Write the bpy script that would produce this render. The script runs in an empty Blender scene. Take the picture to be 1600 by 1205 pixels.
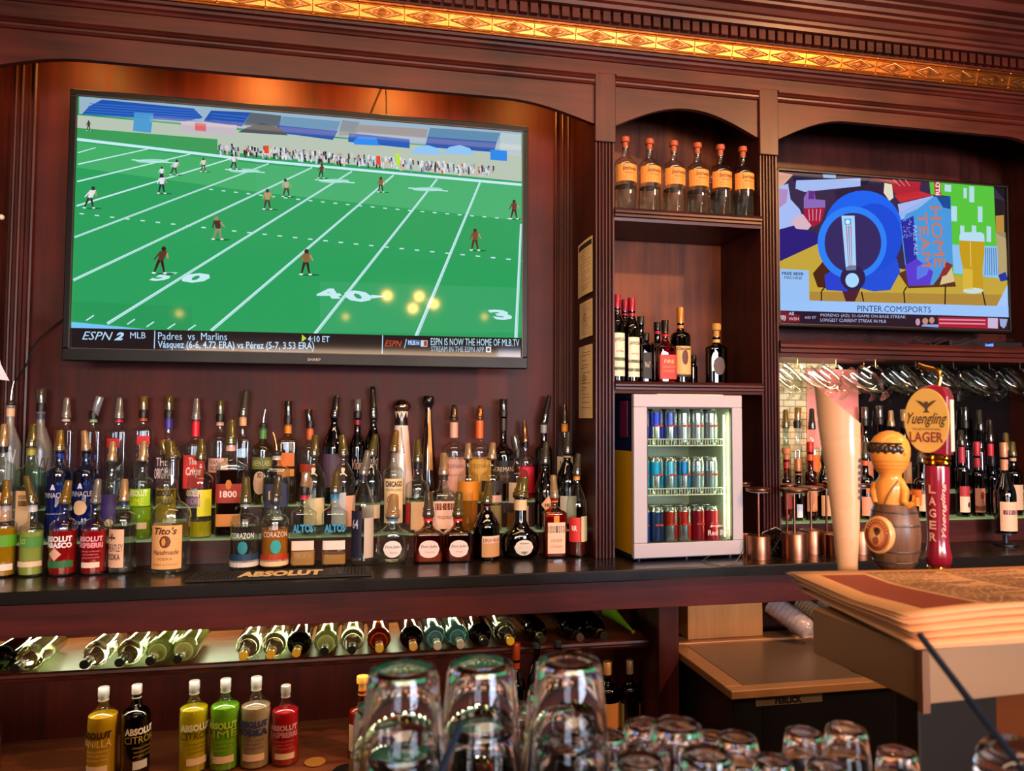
import bpy, bmesh, math, random
from mathutils import Vector, Matrix, Euler
random.seed(7)
S = bpy.context.scene
COL = S.collection
PI = math.pi

# ------------------------------------------------------------------ camera
F_PX = 1157.0
YAW, PITCH, ROLL = -.1954, .0455, .0047
CAM = Vector((0, -2.6, 1.55))
_cy, _sy = math.cos(YAW), math.sin(YAW)
FW = Vector((-_sy*math.cos(PITCH), _cy*math.cos(PITCH), math.sin(PITCH)))
_r = Vector((_cy, _sy, 0)); _u = _r.cross(FW)
_c, _s = math.cos(ROLL), math.sin(ROLL)
RT = _c*_r + _s*_u
UP = -_s*_r + _c*_u
cd = bpy.data.cameras.new('camera'); cam = bpy.data.objects.new('camera', cd); COL.objects.link(cam)
M3 = Matrix((RT, UP, -FW)).transposed()
cam.matrix_world = Matrix.Translation(CAM) @ M3.to_4x4()
cd.sensor_width = 36; cd.lens = F_PX/1600*36; cd.clip_start = .02
cd.dof.use_dof = True; cd.dof.focus_distance = 2.65; cd.dof.aperture_fstop = cd.lens/4.2
S.camera = cam

# ------------------------------------------------------------------ world, lights, exposure
w = bpy.data.worlds.new('world'); S.world = w; w.use_nodes = True
w.node_tree.nodes['Background'].inputs[0].default_value = (.75, .8, 1, 1)
w.node_tree.nodes['Background'].inputs[1].default_value = .03
S.view_settings.view_transform = 'Standard'; S.view_settings.look = 'None'
S.view_settings.gamma = 1; S.view_settings.use_curve_mapping = False
S.view_settings.exposure = 1.0
cy = S.cycles
cy.max_bounces = 9; cy.diffuse_bounces = 3; cy.glossy_bounces = 4; cy.transmission_bounces = 8
cy.transparent_max_bounces = 24; cy.caustics_refractive = False; cy.caustics_reflective = False
cy.sample_clamp_indirect = 4; cy.blur_glossy = .5
cy.use_denoising = True

def light(name, kind, loc, energy, color, size=.1, target=None, spot=1.2, blend=.6, size_y=None):
    ld = bpy.data.lights.new(name, kind); ld.energy = energy; ld.color = color
    if kind == 'AREA':
        ld.size = size
        if size_y: ld.shape = 'RECTANGLE'; ld.size_y = size_y
    else: ld.shadow_soft_size = size
    if kind == 'SPOT': ld.spot_size = spot; ld.spot_blend = blend
    o = bpy.data.objects.new(name, ld); COL.objects.link(o); o.location = loc
    if target is not None:
        o.rotation_euler = (Vector(target)-Vector(loc)).to_track_quat('-Z', 'Y').to_euler()
    return o
WARM = (1, .62, .33); AMBER = (1, .42, .10); COOL = (.72, .84, 1)
light('ceiling_downlight_right', 'SPOT', (2.7, -2.3, 3.2), 190, (1, .50, .19), .05, (1.2, .2, 1.6), 1.5, .8)
light('warm_front_fill', 'AREA', (.2, -6.2, 2.12), 105, (1, .68, .44), 4.5, (.0, .3, 1.5), size_y=.5)  # added warm fill from the seating side, no lamps modelled there
light('overhead_fill', 'AREA', (.2, -1.42, 3.39), 17, (1, .66, .38), 3.0, (.2, -.3, .4), size_y=.3)  # added warm fill from overhead, no fitting behind it
light('tap_fill_spot', 'SPOT', (.5, -3.6, 2.9), 55, (1, .56, .26), .06, (.95, -1.7, 1.25), .6, .8)  # added amber spot that warms the tower's front faces
for nm, x, e in (('left', -1.02, 1.8), ('centre', -.42, 5.0), ('right', .08, 4.2), ('far', .62, 1.5)):
    light('valance_puck_'+nm, 'SPOT', (x, .085, 2.90), e*2.6, (1, .40, .07), .03, (x, .33, 2.62), 2.6, 1.0)
light('under_counter_strip', 'AREA', (-.42, .30, .895), 2.2, (.93, 1, .62), 1.7, (-.42, .10, .70), size_y=.02)
light('lower_shelf_fill', 'AREA', (-.35, -.03, .73), 1.3, (1, .82, .6), 1.8, (-.35, .0, .4), size_y=.02)  # added light to lift the dull bottles below, no fixture
light('right_bay_fill', 'AREA', (1.85, .08, 1.79), .9, (1, .86, .6), .5, (1.85, .33, 1.55), size_y=.02)  # added light to brighten the bricks and hanging glasses
light('bronze_band_fill', 'AREA', (.9, -.45, 2.80), 1.3, (1, .60, .28), 3.6, (.9, 0, 2.98), size_y=.03)  # added light that brightens the bronze band, hung free in front of it

# ------------------------------------------------------------------ helpers
def ray(px, py): return FW + RT*((px-800)/F_PX) - UP*((py-602.5)/F_PX)
def onY(px, py, y): d = ray(px, py); return CAM + d*((y-CAM.y)/d.y)
def onZ(px, py, z): d = ray(px, py); return CAM + d*((z-CAM.z)/d.z)
def onX(px, py, x): d = ray(px, py); return CAM + d*((x-CAM.x)/d.x)

def lin(c):
    if isinstance(c, str):
        c = tuple(int(c[i:i+2], 16)/255 for i in (0, 2, 4))
    return tuple(((v/12.92) if v <= .04045 else ((v+.055)/1.055)**2.4) for v in c)

_mats = {}
def M(color, rough=.5, metal=0, emit=None, trans=0, ior=1.45, coat=0, es=1.0, spec=.5, bump=0, alpha=1, name=None):
    key = (color, rough, metal, emit, trans, ior, coat, es, spec, bump, alpha)
    if key in _mats: return _mats[key]
    m = bpy.data.materials.new(name or 'mat_'+(color if isinstance(color, str) else 'c')); m.use_nodes = True
    nt = m.node_tree; b = nt.nodes['Principled BSDF']
    c = lin(color)
    b.inputs['Base Color'].default_value = (*c, 1)
    b.inputs['Roughness'].default_value = rough; b.inputs['Metallic'].default_value = metal
    b.inputs['IOR'].default_value = ior; b.inputs['Transmission Weight'].default_value = trans
    b.inputs['Coat Weight'].default_value = coat; b.inputs['Coat Roughness'].default_value = .05
    b.inputs['Specular IOR Level'].default_value = spec
    b.inputs['Alpha'].default_value = alpha
    if emit:
        b.inputs['Emission Color'].default_value = (*lin(emit), 1); b.inputs['Emission Strength'].default_value = es
    if not trans and not emit:   # slight procedural unevenness of the surface
        n = nt.nodes.new('ShaderNodeTexNoise'); n.inputs['Scale'].default_value = 40 if bump else 5
        tc = nt.nodes.new('ShaderNodeTexCoord'); nt.links.new(tc.outputs['Object'], n.inputs['Vector'])
        mr = nt.nodes.new('ShaderNodeMapRange'); mr.inputs[3].default_value = max(0, rough-.06); mr.inputs[4].default_value = rough+.06
        nt.links.new(n.outputs[0], mr.inputs[0]); nt.links.new(mr.outputs[0], b.inputs['Roughness'])
        if bump:
            bp = nt.nodes.new('ShaderNodeBump'); bp.inputs['Strength'].default_value = bump; bp.inputs['Distance'].default_value = .002
            nt.links.new(n.outputs[0], bp.inputs['Height']); nt.links.new(bp.outputs[0], b.inputs['Normal'])
    _mats[key] = m; return m

def thin_glass(color, tint=1.0, rough=0.0, name='thin_glass', frost=0):
    key = ('tg', color, tint, rough, frost)
    if key in _mats: return _mats[key]
    m = bpy.data.materials.new(name); m.use_nodes = True; nt = m.node_tree; nt.nodes.clear()
    out = nt.nodes.new('ShaderNodeOutputMaterial'); mix = nt.nodes.new('ShaderNodeMixShader')
    tr = nt.nodes.new('ShaderNodeBsdfTransparent'); gl = nt.nodes.new('ShaderNodeBsdfGlossy')
    c = lin(color); tr.inputs[0].default_value = (*c, 1)
    gl.inputs['Roughness'].default_value = rough; gl.inputs[0].default_value = (1, 1, 1, 1)
    fr = nt.nodes.new('ShaderNodeFresnel'); geo = nt.nodes.new('ShaderNodeNewGeometry')
    io = nt.nodes.new('ShaderNodeMapRange'); io.inputs[3].default_value = 1.5; io.inputs[4].default_value = 1/1.5
    nt.links.new(geo.outputs['Backfacing'], io.inputs[0]); nt.links.new(io.outputs[0], fr.inputs[0])
    mm = nt.nodes.new('ShaderNodeMath'); mm.operation = 'MULTIPLY_ADD'; mm.inputs[1].default_value = 1.6; mm.inputs[2].default_value = .02; mm.use_clamp = True
    nt.links.new(fr.outputs[0], mm.inputs[0]); nt.links.new(mm.outputs[0], mix.inputs[0])
    base = tr
    if frost:
        df = nt.nodes.new('ShaderNodeBsdfDiffuse'); df.inputs[0].default_value = (*c, 1)
        mx = nt.nodes.new('ShaderNodeMixShader'); mx.inputs[0].default_value = frost
        nt.links.new(tr.outputs[0], mx.inputs[1]); nt.links.new(df.outputs[0], mx.inputs[2]); base = mx
    nt.links.new(base.outputs[0], mix.inputs[1]); nt.links.new(gl.outputs[0], mix.inputs[2])
    nt.links.new(mix.outputs[0], out.inputs[0])
    _mats[key] = m; return m

def wood(name, c1, c2, axis='x', rough=.38, scale=1.0, coat=.08):
    key = ('wood', name)
    if key in _mats: return _mats[key]
    m = bpy.data.materials.new(name); m.use_nodes = True; nt = m.node_tree; b = nt.nodes['Principled BSDF']
    tc = nt.nodes.new('ShaderNodeTexCoord'); mp = nt.nodes.new('ShaderNodeMapping')
    s = {'x': (.6, 9, 9), 'z': (9, 9, .6), 'y': (9, .6, 9)}[axis]
    mp.inputs['Scale'].default_value = tuple(v*scale for v in s)
    nt.links.new(tc.outputs['Object'], mp.inputs[0])
    n = nt.nodes.new('ShaderNodeTexNoise'); n.inputs['Scale'].default_value = 4; n.inputs['Detail'].default_value = 8; n.inputs['Roughness'].default_value = .65
    nt.links.new(mp.outputs[0], n.inputs['Vector'])
    n2 = nt.nodes.new('ShaderNodeTexNoise'); n2.inputs['Scale'].default_value = 3.2; n2.inputs['Detail'].default_value = 3
    nt.links.new(tc.outputs['Object'], n2.inputs['Vector'])
    ad = nt.nodes.new('ShaderNodeMath'); ad.operation = 'MULTIPLY_ADD'; ad.inputs[1].default_value = .55
    m2 = nt.nodes.new('ShaderNodeMath'); m2.operation = 'MULTIPLY'; m2.inputs[1].default_value = .45
    nt.links.new(n2.outputs[0], m2.inputs[0]); nt.links.new(n.outputs[0], ad.inputs[0]); nt.links.new(m2.outputs[0], ad.inputs[2])
    cr = nt.nodes.new('ShaderNodeValToRGB')
    cr.color_ramp.elements[0].position = .36; cr.color_ramp.elements[0].color = (*lin(c1), 1)
    cr.color_ramp.elements[1].position = .66; cr.color_ramp.elements[1].color = (*lin(c2), 1)
    nt.links.new(ad.outputs[0], cr.inputs[0]); nt.links.new(cr.outputs[0], b.inputs['Base Color'])
    mr = nt.nodes.new('ShaderNodeMapRange'); mr.inputs[3].default_value = rough-.05; mr.inputs[4].default_value = rough+.15
    nt.links.new(n.outputs[0], mr.inputs[0]); nt.links.new(mr.outputs[0], b.inputs['Roughness'])
    b.inputs['Coat Weight'].default_value = coat; b.inputs['Coat Roughness'].default_value = .25; b.inputs['Specular IOR Level'].default_value = .3
    bp = nt.nodes.new('ShaderNodeBump'); bp.inputs['Strength'].default_value = .08; bp.inputs['Distance'].default_value = .001
    nt.links.new(n.outputs[0], bp.inputs['Height']); nt.links.new(bp.outputs[0], b.inputs['Normal'])
    _mats[key] = m; return m
WX = wood('mahogany_horizontal', '260b07', '521c12', 'x')
WZ = wood('mahogany_vertical', '260b07', '501b12', 'z')
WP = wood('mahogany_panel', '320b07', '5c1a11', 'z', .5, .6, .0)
WPM = wood('mahogany_panel_warm_lit', '3c1408', '8a4420', 'z', .5, .6, .0)  # orange of the light pool put into the middle bay's wood colour
WL = wood('shelf_wood', '5a2a18', '8c5030', 'x', .35)

class MB:
    """collects shapes, builds ONE mesh object"""
    def __init__(s): s.v = []; s.f = []; s.m = []; s.sm = []
    def add(s, vs, fs, mi=0, smooth=False):
        o = len(s.v); s.v += [tuple(v) for v in vs]
        for f in fs: s.f.append([i+o for i in f]); s.m.append(mi); s.sm.append(smooth)
        return s
    def box(s, x0, x1, y0, y1, z0, z1, mi=0):
        vs = [(x, y, z) for z in (z0, z1) for y in (y0, y1) for x in (x0, x1)]
        return s.add(vs, [(0, 2, 3, 1), (4, 5, 7, 6), (0, 1, 5, 4), (2, 6, 7, 3), (0, 4, 6, 2), (1, 3, 7, 5)], mi)
    def lathe(s, prof, seg=24, c=(0, 0, 0), mi=0, cap0=True, cap1=True, n=2, dy=1.0, smooth=True, mat=None):
        """prof: list of (r, z) or (r, z, n) ; superellipse exponent n"""
        vs = []
        for p in prof:
            r, z = p[0], p[1]; e = p[2] if len(p) > 2 else n; d = p[3] if len(p) > 3 else dy
            for k in range(seg):
                a = 2*PI*k/seg + PI/seg; ca, sa = math.cos(a), math.sin(a)
                x = r*math.copysign(abs(ca)**(2/e), ca); y = r*d*math.copysign(abs(sa)**(2/e), sa)
                vs.append(Vector((x, y, z)))
        if mat is not None: vs = [mat @ v for v in vs]
        vs = [v+Vector(c) for v in vs]
        fs = [(i*seg+k, i*seg+(k+1) % seg, (i+1)*seg+(k+1) % seg, (i+1)*seg+k) for i in range(len(prof)-1) for k in range(seg)]
        s.add(vs, fs, mi, smooth)
        o = len(s.v)-len(vs)
        if cap0: s.f.append([o+k for k in range(seg)][::-1]); s.m.append(mi); s.sm.append(False)
        if cap1: s.f.append([o+(len(prof)-1)*seg+k for k in range(seg)]); s.m.append(mi); s.sm.append(False)
        return s
    def tube(s, pts, r, seg=8, mi=0, caps=True):
        pts = [Vector(p) for p in pts]; n = len(pts)
        rs = r if isinstance(r, (list, tuple)) else [r]*n
        vs = []; prev = None
        for i, p in enumerate(pts):
            t = (pts[min(i+1, n-1)]-pts[max(i-1, 0)]).normalized()
            if prev is None:
                a = Vector((0, 0, 1)) if abs(t.z) < .9 else Vector((1, 0, 0)); u = t.cross(a).normalized()
            else: u = (prev - t*prev.dot(t)).normalized()
            prev = u; v = t.cross(u)
            vs += [p + (u*math.cos(2*PI*k/seg)+v*math.sin(2*PI*k/seg))*rs[i] for k in range(seg)]
        fs = [(i*seg+k, i*seg+(k+1) % seg, (i+1)*seg+(k+1) % seg, (i+1)*seg+k) for i in range(n-1) for k in range(seg)]
        if caps: fs += [tuple(range(seg))[::-1], tuple((n-1)*seg+k for k in range(seg))]
        return s.add(vs, fs, mi, True)
    def sweepx(s, prof, x0, x1, mi=0):
        """open (y,z) profile swept along x"""
        n = len(prof); vs = [(x0, y, z) for y, z in prof]+[(x1, y, z) for y, z in prof]
        return s.add(vs, [(i, i+1, n+i+1, n+i) for i in range(n-1)], mi)
    def sweepz(s, prof, z0, z1, mi=0):
        n = len(prof); vs = [(x, y, z0) for x, y in prof]+[(x, y, z1) for x, y in prof]
        return s.add(vs, [(i, i+1, n+i+1, n+i) for i in range(n-1)], mi)
    def prism(s, poly, y0, y1, mi=0):
        """polygon in xz extruded along y"""
        n = len(poly); vs = [(x, y0, z) for x, z in poly]+[(x, y1, z) for x, z in poly]
        fs = [tuple(range(n)), tuple(range(n, 2*n))[::-1]]+[(i, n+i, n+(i+1) % n, (i+1) % n) for i in range(n)]
        return s.add(vs, fs, mi)
    def sph(s, c, r, mi=0, seg=14, rings=8, sc=(1, 1, 1), rot=None):
        vs = []; fs = []
        for i in range(rings+1):
            t = PI*i/rings
            for k in range(seg):
                a = 2*PI*k/seg
                p = Vector((math.sin(t)*math.cos(a)*sc[0], math.sin(t)*math.sin(a)*sc[1], math.cos(t)*sc[2]))*r
                if rot: p = rot @ p
                vs.append(p+Vector(c))
        for i in range(rings):
            for k in range(seg):
                fs.append((i*seg+k, (i+1)*seg+k, (i+1)*seg+(k+1) % seg, i*seg+(k+1) % seg))
        return s.add(vs, fs, mi, True)
    def build(s, name, mats, parent=None, bevel=0, loc=(0, 0, 0), rot=None, fix=False):
        me = bpy.data.meshes.new(name); me.from_pydata(s.v, [], s.f)
        if not isinstance(mats, (list, tuple)): mats = [mats]
        for m in mats: me.materials.append(m)
        me.polygons.foreach_set('material_index', s.m); me.polygons.foreach_set('use_smooth', s.sm)
        if fix:
            bm = bmesh.new(); bm.from_mesh(me); bmesh.ops.recalc_face_normals(bm, faces=bm.faces); bm.to_mesh(me); bm.free()
        me.validate(); me.update()
        if any(s.sm): me.set_sharp_from_angle(angle=math.radians(42))
        o = bpy.data.objects.new(name, me); COL.objects.link(o); o.location = loc
        if rot: o.rotation_euler = rot
        if parent: o.parent = parent
        if bevel:
            b = o.modifiers.new('bevel', 'BEVEL'); b.width = bevel; b.segments = 2; b.limit_method = 'ANGLE'
        return o

def tag(o, label=None, cat=None, group=None, kind=None):
    if label: o['label'] = label
    if cat: o['category'] = cat
    if group: o['group'] = group
    if kind: o['kind'] = kind
    return o
def empty(name, loc=(0, 0, 0), label=None, cat=None, group=None, rz=0):
    o = bpy.data.objects.new(name, None); COL.objects.link(o); o.location = loc; o.rotation_euler = (0, 0, rz)
    o.empty_display_size = .03
    return tag(o, label, cat, group)
def s_at(p):
    """metres per photograph pixel, measured across the line of sight, at point p"""
    d = Vector(p)-CAM; z = d.dot(FW); h = d.dot(RT); return z*math.cos(math.atan2(h, z))/F_PX
def capw(rows, i=1):
    """neighbours standing side by side may not be wider than the gap between them"""
    rows = [list(r) for r in rows]; order = sorted(range(len(rows)), key=lambda k: rows[k][0])
    for _ in range(3):
        for a, b in zip(order[:-1], order[1:]):
            A, B = rows[a], rows[b]; gap = (B[0]-A[0])*1.93
            if A[i]+B[i] > gap: f = gap/(A[i]+B[i]); A[i] *= f; B[i] *= f
    return rows
def copy_tree(o, parent=None):
    c = o.copy(); COL.objects.link(c); c.parent = parent
    for ch in [x for x in list(bpy.data.objects) if x.parent == o]: copy_tree(ch, c)
    return c

_txt = {}
def text_geo(s, bold=0.0, shear=0.0, space=1.0):
    """flat outline of a line of writing, normalised: (verts 2D in 0..1 x 0..1, faces, aspect)"""
    if 'M' in s or 'W' in s or 'N' in s: bold = 0.0
    key = (s, bold, shear, space)
    if key in _txt: return _txt[key]
    cu = bpy.data.curves.new('t', 'FONT'); cu.body = s; cu.size = 1; cu.offset = bold; cu.shear = shear
    cu.space_character = space; cu.resolution_u = 2; cu.fill_mode = 'FRONT' if False else cu.fill_mode
    ob = bpy.data.objects.new('t', cu); me = bpy.data.meshes.new_from_object(ob)
    vs = [(v.co.x, v.co.y) for v in me.vertices]; fs = [tuple(p.vertices) for p in me.polygons]
    bpy.data.objects.remove(ob); bpy.data.meshes.remove(me); bpy.data.curves.remove(cu)
    if not vs: vs = [(0, 0), (1, 0), (1, 1)]; fs = []
    x0 = min(v[0] for v in vs); x1 = max(v[0] for v in vs); y0 = min(v[1] for v in vs); y1 = max(v[1] for v in vs)
    vs = [((x-x0)/(x1-x0), (y-y0)/max(1e-6, y1-y0)) for x, y in vs]
    _txt[key] = (vs, fs, (x1-x0)/max(1e-6, y1-y0)); return _txt[key]
def put_text(mb, s, mapf, mi=0, bold=0.0, shear=0.0, space=1.0):
    """mapf: (u,v) in 0..1 -> 3D point"""
    vs, fs, _ = text_geo(s, bold, shear, space)
    mb.add([mapf(u, v) for u, v in vs], fs, mi)

# ================================================================== SETTING
def struct(o): return tag(o, kind='structure')
PLASTER = M('6b5a48', .8, bump=.3); CEIL = M('4a2c22', .6); FLOORM = wood('floor_boards', '2a1a12', '4a3020', 'y', .4)
struct(MB().box(-4, 6, -6.5, 1.2, -.1, 0).build('floor', FLOORM))
struct(MB().box(-4, 6, -6.5, 1.2, 3.42, 3.52).build('ceiling', CEIL))
struct(MB().box(-4, 6, .42, .52, 0, 3.42).build('wall_back', PLASTER))
struct(MB().box(-4.1, -4, -6.5, 1.2, 0, 3.42).build('wall_left', PLASTER))
struct(MB().box(6, 6.1, -6.5, 1.2, 0, 3.42).build('wall_right', PLASTER))
wf = MB()
for a in ((-4, -2.4, 0, 3.42), (-2.4, -.6, 0, 1), (-2.4, -.6, 2.45, 3.42), (-.6, 1.6, 0, 3.42), (1.6, 4.0, 0, .9), (1.6, 4.0, 2.5, 3.42), (4.0, 6, 0, 3.42)):
    wf.box(a[0], a[1], -6.6, -6.5, a[2], a[3])
struct(wf.build('wall_front', PLASTER))
for i, (x0, x1, z0, z1, es) in enumerate(((-2.4, -.6, 1, 2.45, 5.0), (1.6, 4.0, .9, 2.5, 17.0))):
    wn = MB()
    for a in ((x0, x0+.06, z0, z1), (x1-.06, x1, z0, z1), (x0, x1, z0, z0+.06), (x0, x1, z1-.06, z1), ((x0+x1)/2-.025, (x0+x1)/2+.025, z0, z1)):
        wn.box(a[0], a[1], -6.56, -6.50, a[2], a[3])
    wo = struct(wn.build('window_%d' % (i+1), WZ))
    MB().box(x0+.05, x1-.05, -6.59, -6.57, z0+.05, z1-.05).build('pane', M('dfe8f5', .3, emit='ccd8f0', es=es), wo)

# ================================================================== BACK BAR
XL, XP0, XP1, XQ0, XQ1, XR = -1.26, .828, .900, 1.495, 1.567, 2.93
YB = .33; ZC = 1.046
bb = empty('back_bar', (0, 0, 0), 'tall dark red mahogany back bar with arched bays, fluted pilasters and carved cornice', 'back bar')
# panels behind each bay
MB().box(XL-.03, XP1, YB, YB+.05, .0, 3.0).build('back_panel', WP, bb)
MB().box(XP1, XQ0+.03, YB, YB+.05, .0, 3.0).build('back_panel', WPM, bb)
MB().box(XQ0+.03, XR+.05, YB, YB+.05, .0, 3.0).build('back_panel', WZ, bb)
# side panels
for x0, x1 in ((XL-.04, XL), (XP0, XP1), (XQ0, XQ1), (XR, XR+.05)):
    MB().box(x0, x1, .012, YB, ZC, 3.0).build('side_panel', WZ, bb)
# bay tops (soffits)
for x0, x1, z in ((XL, XP0, 3.0), (XP1, XQ0, 2.9), (XQ1, XR, 2.9)):
    MB().box(x0, x1, .02, YB, z-.02, z).build('soffit', WX, bb)
# fluted pilasters with a plain block on top
for i, (x0, x1) in enumerate(((XP0, XP1), (XQ0, XQ1), (XL-.075, XL), (XR, XR+.075))):
    pil = MB(); wd = x1-x0; n = 5; prof = [(x0, .012), (x0, 0)]
    for k in range(n):
        a = x0+wd*(.06+k*.18); b = a+wd*.13
        prof += [(a, 0), (a+wd*.02, .007), (a+wd*.065, .010), (b-wd*.02, .007), (b, 0)]
    prof += [(x1, 0), (x1, .012)]
    pil.sweepz(prof, ZC, 2.585)
    po = pil.build('pilaster', WZ, bb, fix=False)
    zt = 2.584
    MB().box(x0-.004, x1+.004, -.008, .012, zt, 2.845).build('pilaster_block', WZ, po, .003)
# vertical trims in the corners of the left bay
for x, wd in ((XL+.012, .010), (XL+.034, .012), (XL+.075, .014), (XP0-.018, .012), (XP0-.042, .010), (XP0-.07, .010)):
    MB().tube([(x, YB-.014, 1.3), (x, YB-.014, 2.98)], wd*.6, 8).build('corner_bead', WZ, bb)
MB().box(XL, XL+.05, YB-.012, YB, 1.2, 2.98).build('corner_bead', WZ, bb)
MB().box(XP0-.055, XP0, YB-.014, YB, 1.2, 2.98).build('corner_bead', WZ, bb)

def valance(x0, x1, zs, zt, xc, sx):
    """arched board: zs spring height, zt crown height, run-out length sx on each side, flat between"""
    pts = [(x0, 2.845), (x1, 2.845), (x1, zs)]
    n = 14
    for k in range(n+1):
        t = k/n; x = x1-.012-sx*t; z = zs+(zt-zs)*math.sin(t*PI/2)**1.0*(1 if t > .0 else 0)
        pts.append((x, z))
    for k in range(n+1):
        t = 1-k/n; x = x0+.012+sx*t; z = zs+(zt-zs)*math.sin(t*PI/2)
        pts.append((x, z))
    pts.append((x0, zs))
    # quads between arch curve and the top edge
    mb = MB(); curve = pts[2:]
    for y in (.004, .026):
        o = []
        for (xa, za), (xb, zb) in zip(curve[:-1], curve[1:]):
            mb.add([(xa, y, za), (xb, y, zb), (xb, y, 2.85), (xa, y, 2.85)], [(0, 1, 2, 3)])
    for (xa, za), (xb, zb) in zip(curve[:-1], curve[1:]):
        mb.add([(xa, .004, za), (xb, .004, zb), (xb, .026, zb), (xa, .026, za)], [(0, 1, 2, 3)])
    vo = mb.build('valance', WX, bb)
    # stepped moulding along the top of the board
    m2 = MB().sweepx([(.004, 2.800), (-.002, 2.803), (-.006, 2.808), (-.003, 2.812), (-.004, 2.818), (-.010, 2.822), (-.006, 2.828), (-.014, 2.834), (-.014, 2.843), (.004, 2.845)], x0+.004, x1-.004)
    m2.build('valance_moulding', WX, vo)
valance(XL, XP0, 2.655, 2.722, 0, .34)
valance(XP1, XQ0, 2.655, 2.742, 0, .285)
valance(XQ1, XR, 2.655, 2.750, 0, .30)
# frieze and cornice
X0, X1 = -2.2, 4.4
MB().box(X0, X1, .0, .06, 2.843, 2.905).build('frieze', WX, bb)
MB().sweepx([(0, 2.890), (-.006, 2.892), (-.010, 2.898), (-.006, 2.903), (-.014, 2.907), (-.018, 2.915), (-.012, 2.919), (-.022, 2.922), (-.026, 2.930), (-.026, 2.934), (0, 2.936)], X0, X1).build('frieze_moulding', WX, bb)
# hammered bronze band with a row of lozenge plates
BR = M('b46a30', .30, 1.0, bump=.4); BRD = M('6a3c18', .45, 1.0); BRL = M('ffd9a0', .18, 1.0)
bd = MB(); by0, by1, bz0, bz1 = -.030, -.048, 2.932, 2.996
def bp(x, t, out=0): return (x, by0+(by1-by0)*t-out, bz0+(bz1-bz0)*t)
bd.add([bp(X0, 0), bp(X1, 0), bp(X1, 1), bp(X0, 1)], [(0, 1, 2, 3)], 0)
xa = onY(963, 60, -.04).x; step = (onY(1475, 110, -.04).x-xa)/9
def bar(p, q, r, mi): bd.tube([p, q], r, 6, mi)
bar(bp(X0, .04, .002), bp(X1, .04, .002), .0055, 0); bar(bp(X0, .16, .001), bp(X1, .16, .001), .0032, 0)
bar(bp(X0, .96, .002), bp(X1, .96, .002), .0055, 0); bar(bp(X0, .84, .001), bp(X1, .84, .001), .0032, 0)
k0 = int((X0-xa)/step); k1 = int((X1-xa)/step)
for k in range(k0, k1+1):
    x = xa+k*step
    bar(bp(x, .2), bp(x, .8), .0016, 1)
    for t in (.08, .92):
        bd.sph(bp(x, t, .005), .0065, 0, 8, 6, (1.3, .6, .7))
    cx, h = x+step/2, step/2
    for sc, wdt, mi in ((.93, .10, 0), (.66, .10, 2), (.42, .12, 0)):
        # nested lozenge frames made of raised bars
        pl = [bp(cx-h*sc, .5, .001), bp(cx, .5+.28*min(1, sc*1.5), .003), bp(cx+h*sc, .5, .001), bp(cx, .5-.28*min(1, sc*1.5), .003)]
        for a in range(4): bar(pl[a], pl[(a+1) % 4], .0022 if mi == 0 else .0027, mi)
    z = .17
    d = [bp(cx-h*.24, .5, .002), bp(cx, .5+z, .002), bp(cx+h*.24, .5, .002), bp(cx, .5-z, .002), bp(cx, .5, .006)]
    bd.add(d, [(0, 1, 4), (1, 2, 4), (2, 3, 4), (3, 0, 4)], 1)
bd.build('bronze_band', [BR, BRD, BRL], bb)
# dentil course and crown
dn = MB().sweepx([(-.02, 2.996), (-.052, 2.998), (-.052, 3.004), (-.046, 3.006), (-.046, 3.046), (-.075, 3.048)], X0, X1)
ds = step/4.0; x = X0
while x < X1:
    dn.box(x, x+ds*.70, -.068, -.046, 3.010, 3.046); x += ds
dn.build('dentil_course', WX, bb)
MB().sweepx([(-.046, 3.046), (-.085, 3.048), (-.088, 3.062), (-.098, 3.068), (-.10, 3.080), (-.108, 3.084), (-.12, 3.100), (-.135, 3.108), (-.137, 3.118),
             (-.15, 3.122), (-.155, 3.135), (-.175, 3.142), (-.178, 3.150), (-.20, 3.155), (-.215, 3.180), (-.245, 3.195), (-.250, 3.205), (-.275, 3.21), (-.28, 3.225),
             (-.30, 3.230), (-.33, 3.26), (-.37, 3.275), (-.375, 3.29), (-.40, 3.295), (-.41, 3.42)], X0, X1).build('crown_moulding', WX, bb)
MB().box(X0, X1, -.04, .33, 3.0, 3.42).build('cornice_core', WX, bb)
# shelves in the middle bay
def shelf(x0, x1, zt, zb, y1=YB, nm='shelf'):
    m = MB().box(x0, x1, .012, y1, zb+.008, zt)
    h = zt-zb
    m.sweepx([(.012, zb+.008), (.0, zb), (-.002, zb+h*.25), (-.010, zb+h*.32), (-.010, zb+h*.50), (-.006, zb+h*.55), (-.013, zb+h*.62), (-.013, zb+h*.78), (-.008, zb+h*.84), (-.012, zt), (.012, zt)], x0, x1)
    m.build(nm, WX, bb)
shelf(XP1, XQ0, 2.338, 2.292); shelf(XP1, XQ0, 1.691, 1.648)
shelf(XQ1, XR, 1.858, 1.795)
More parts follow.
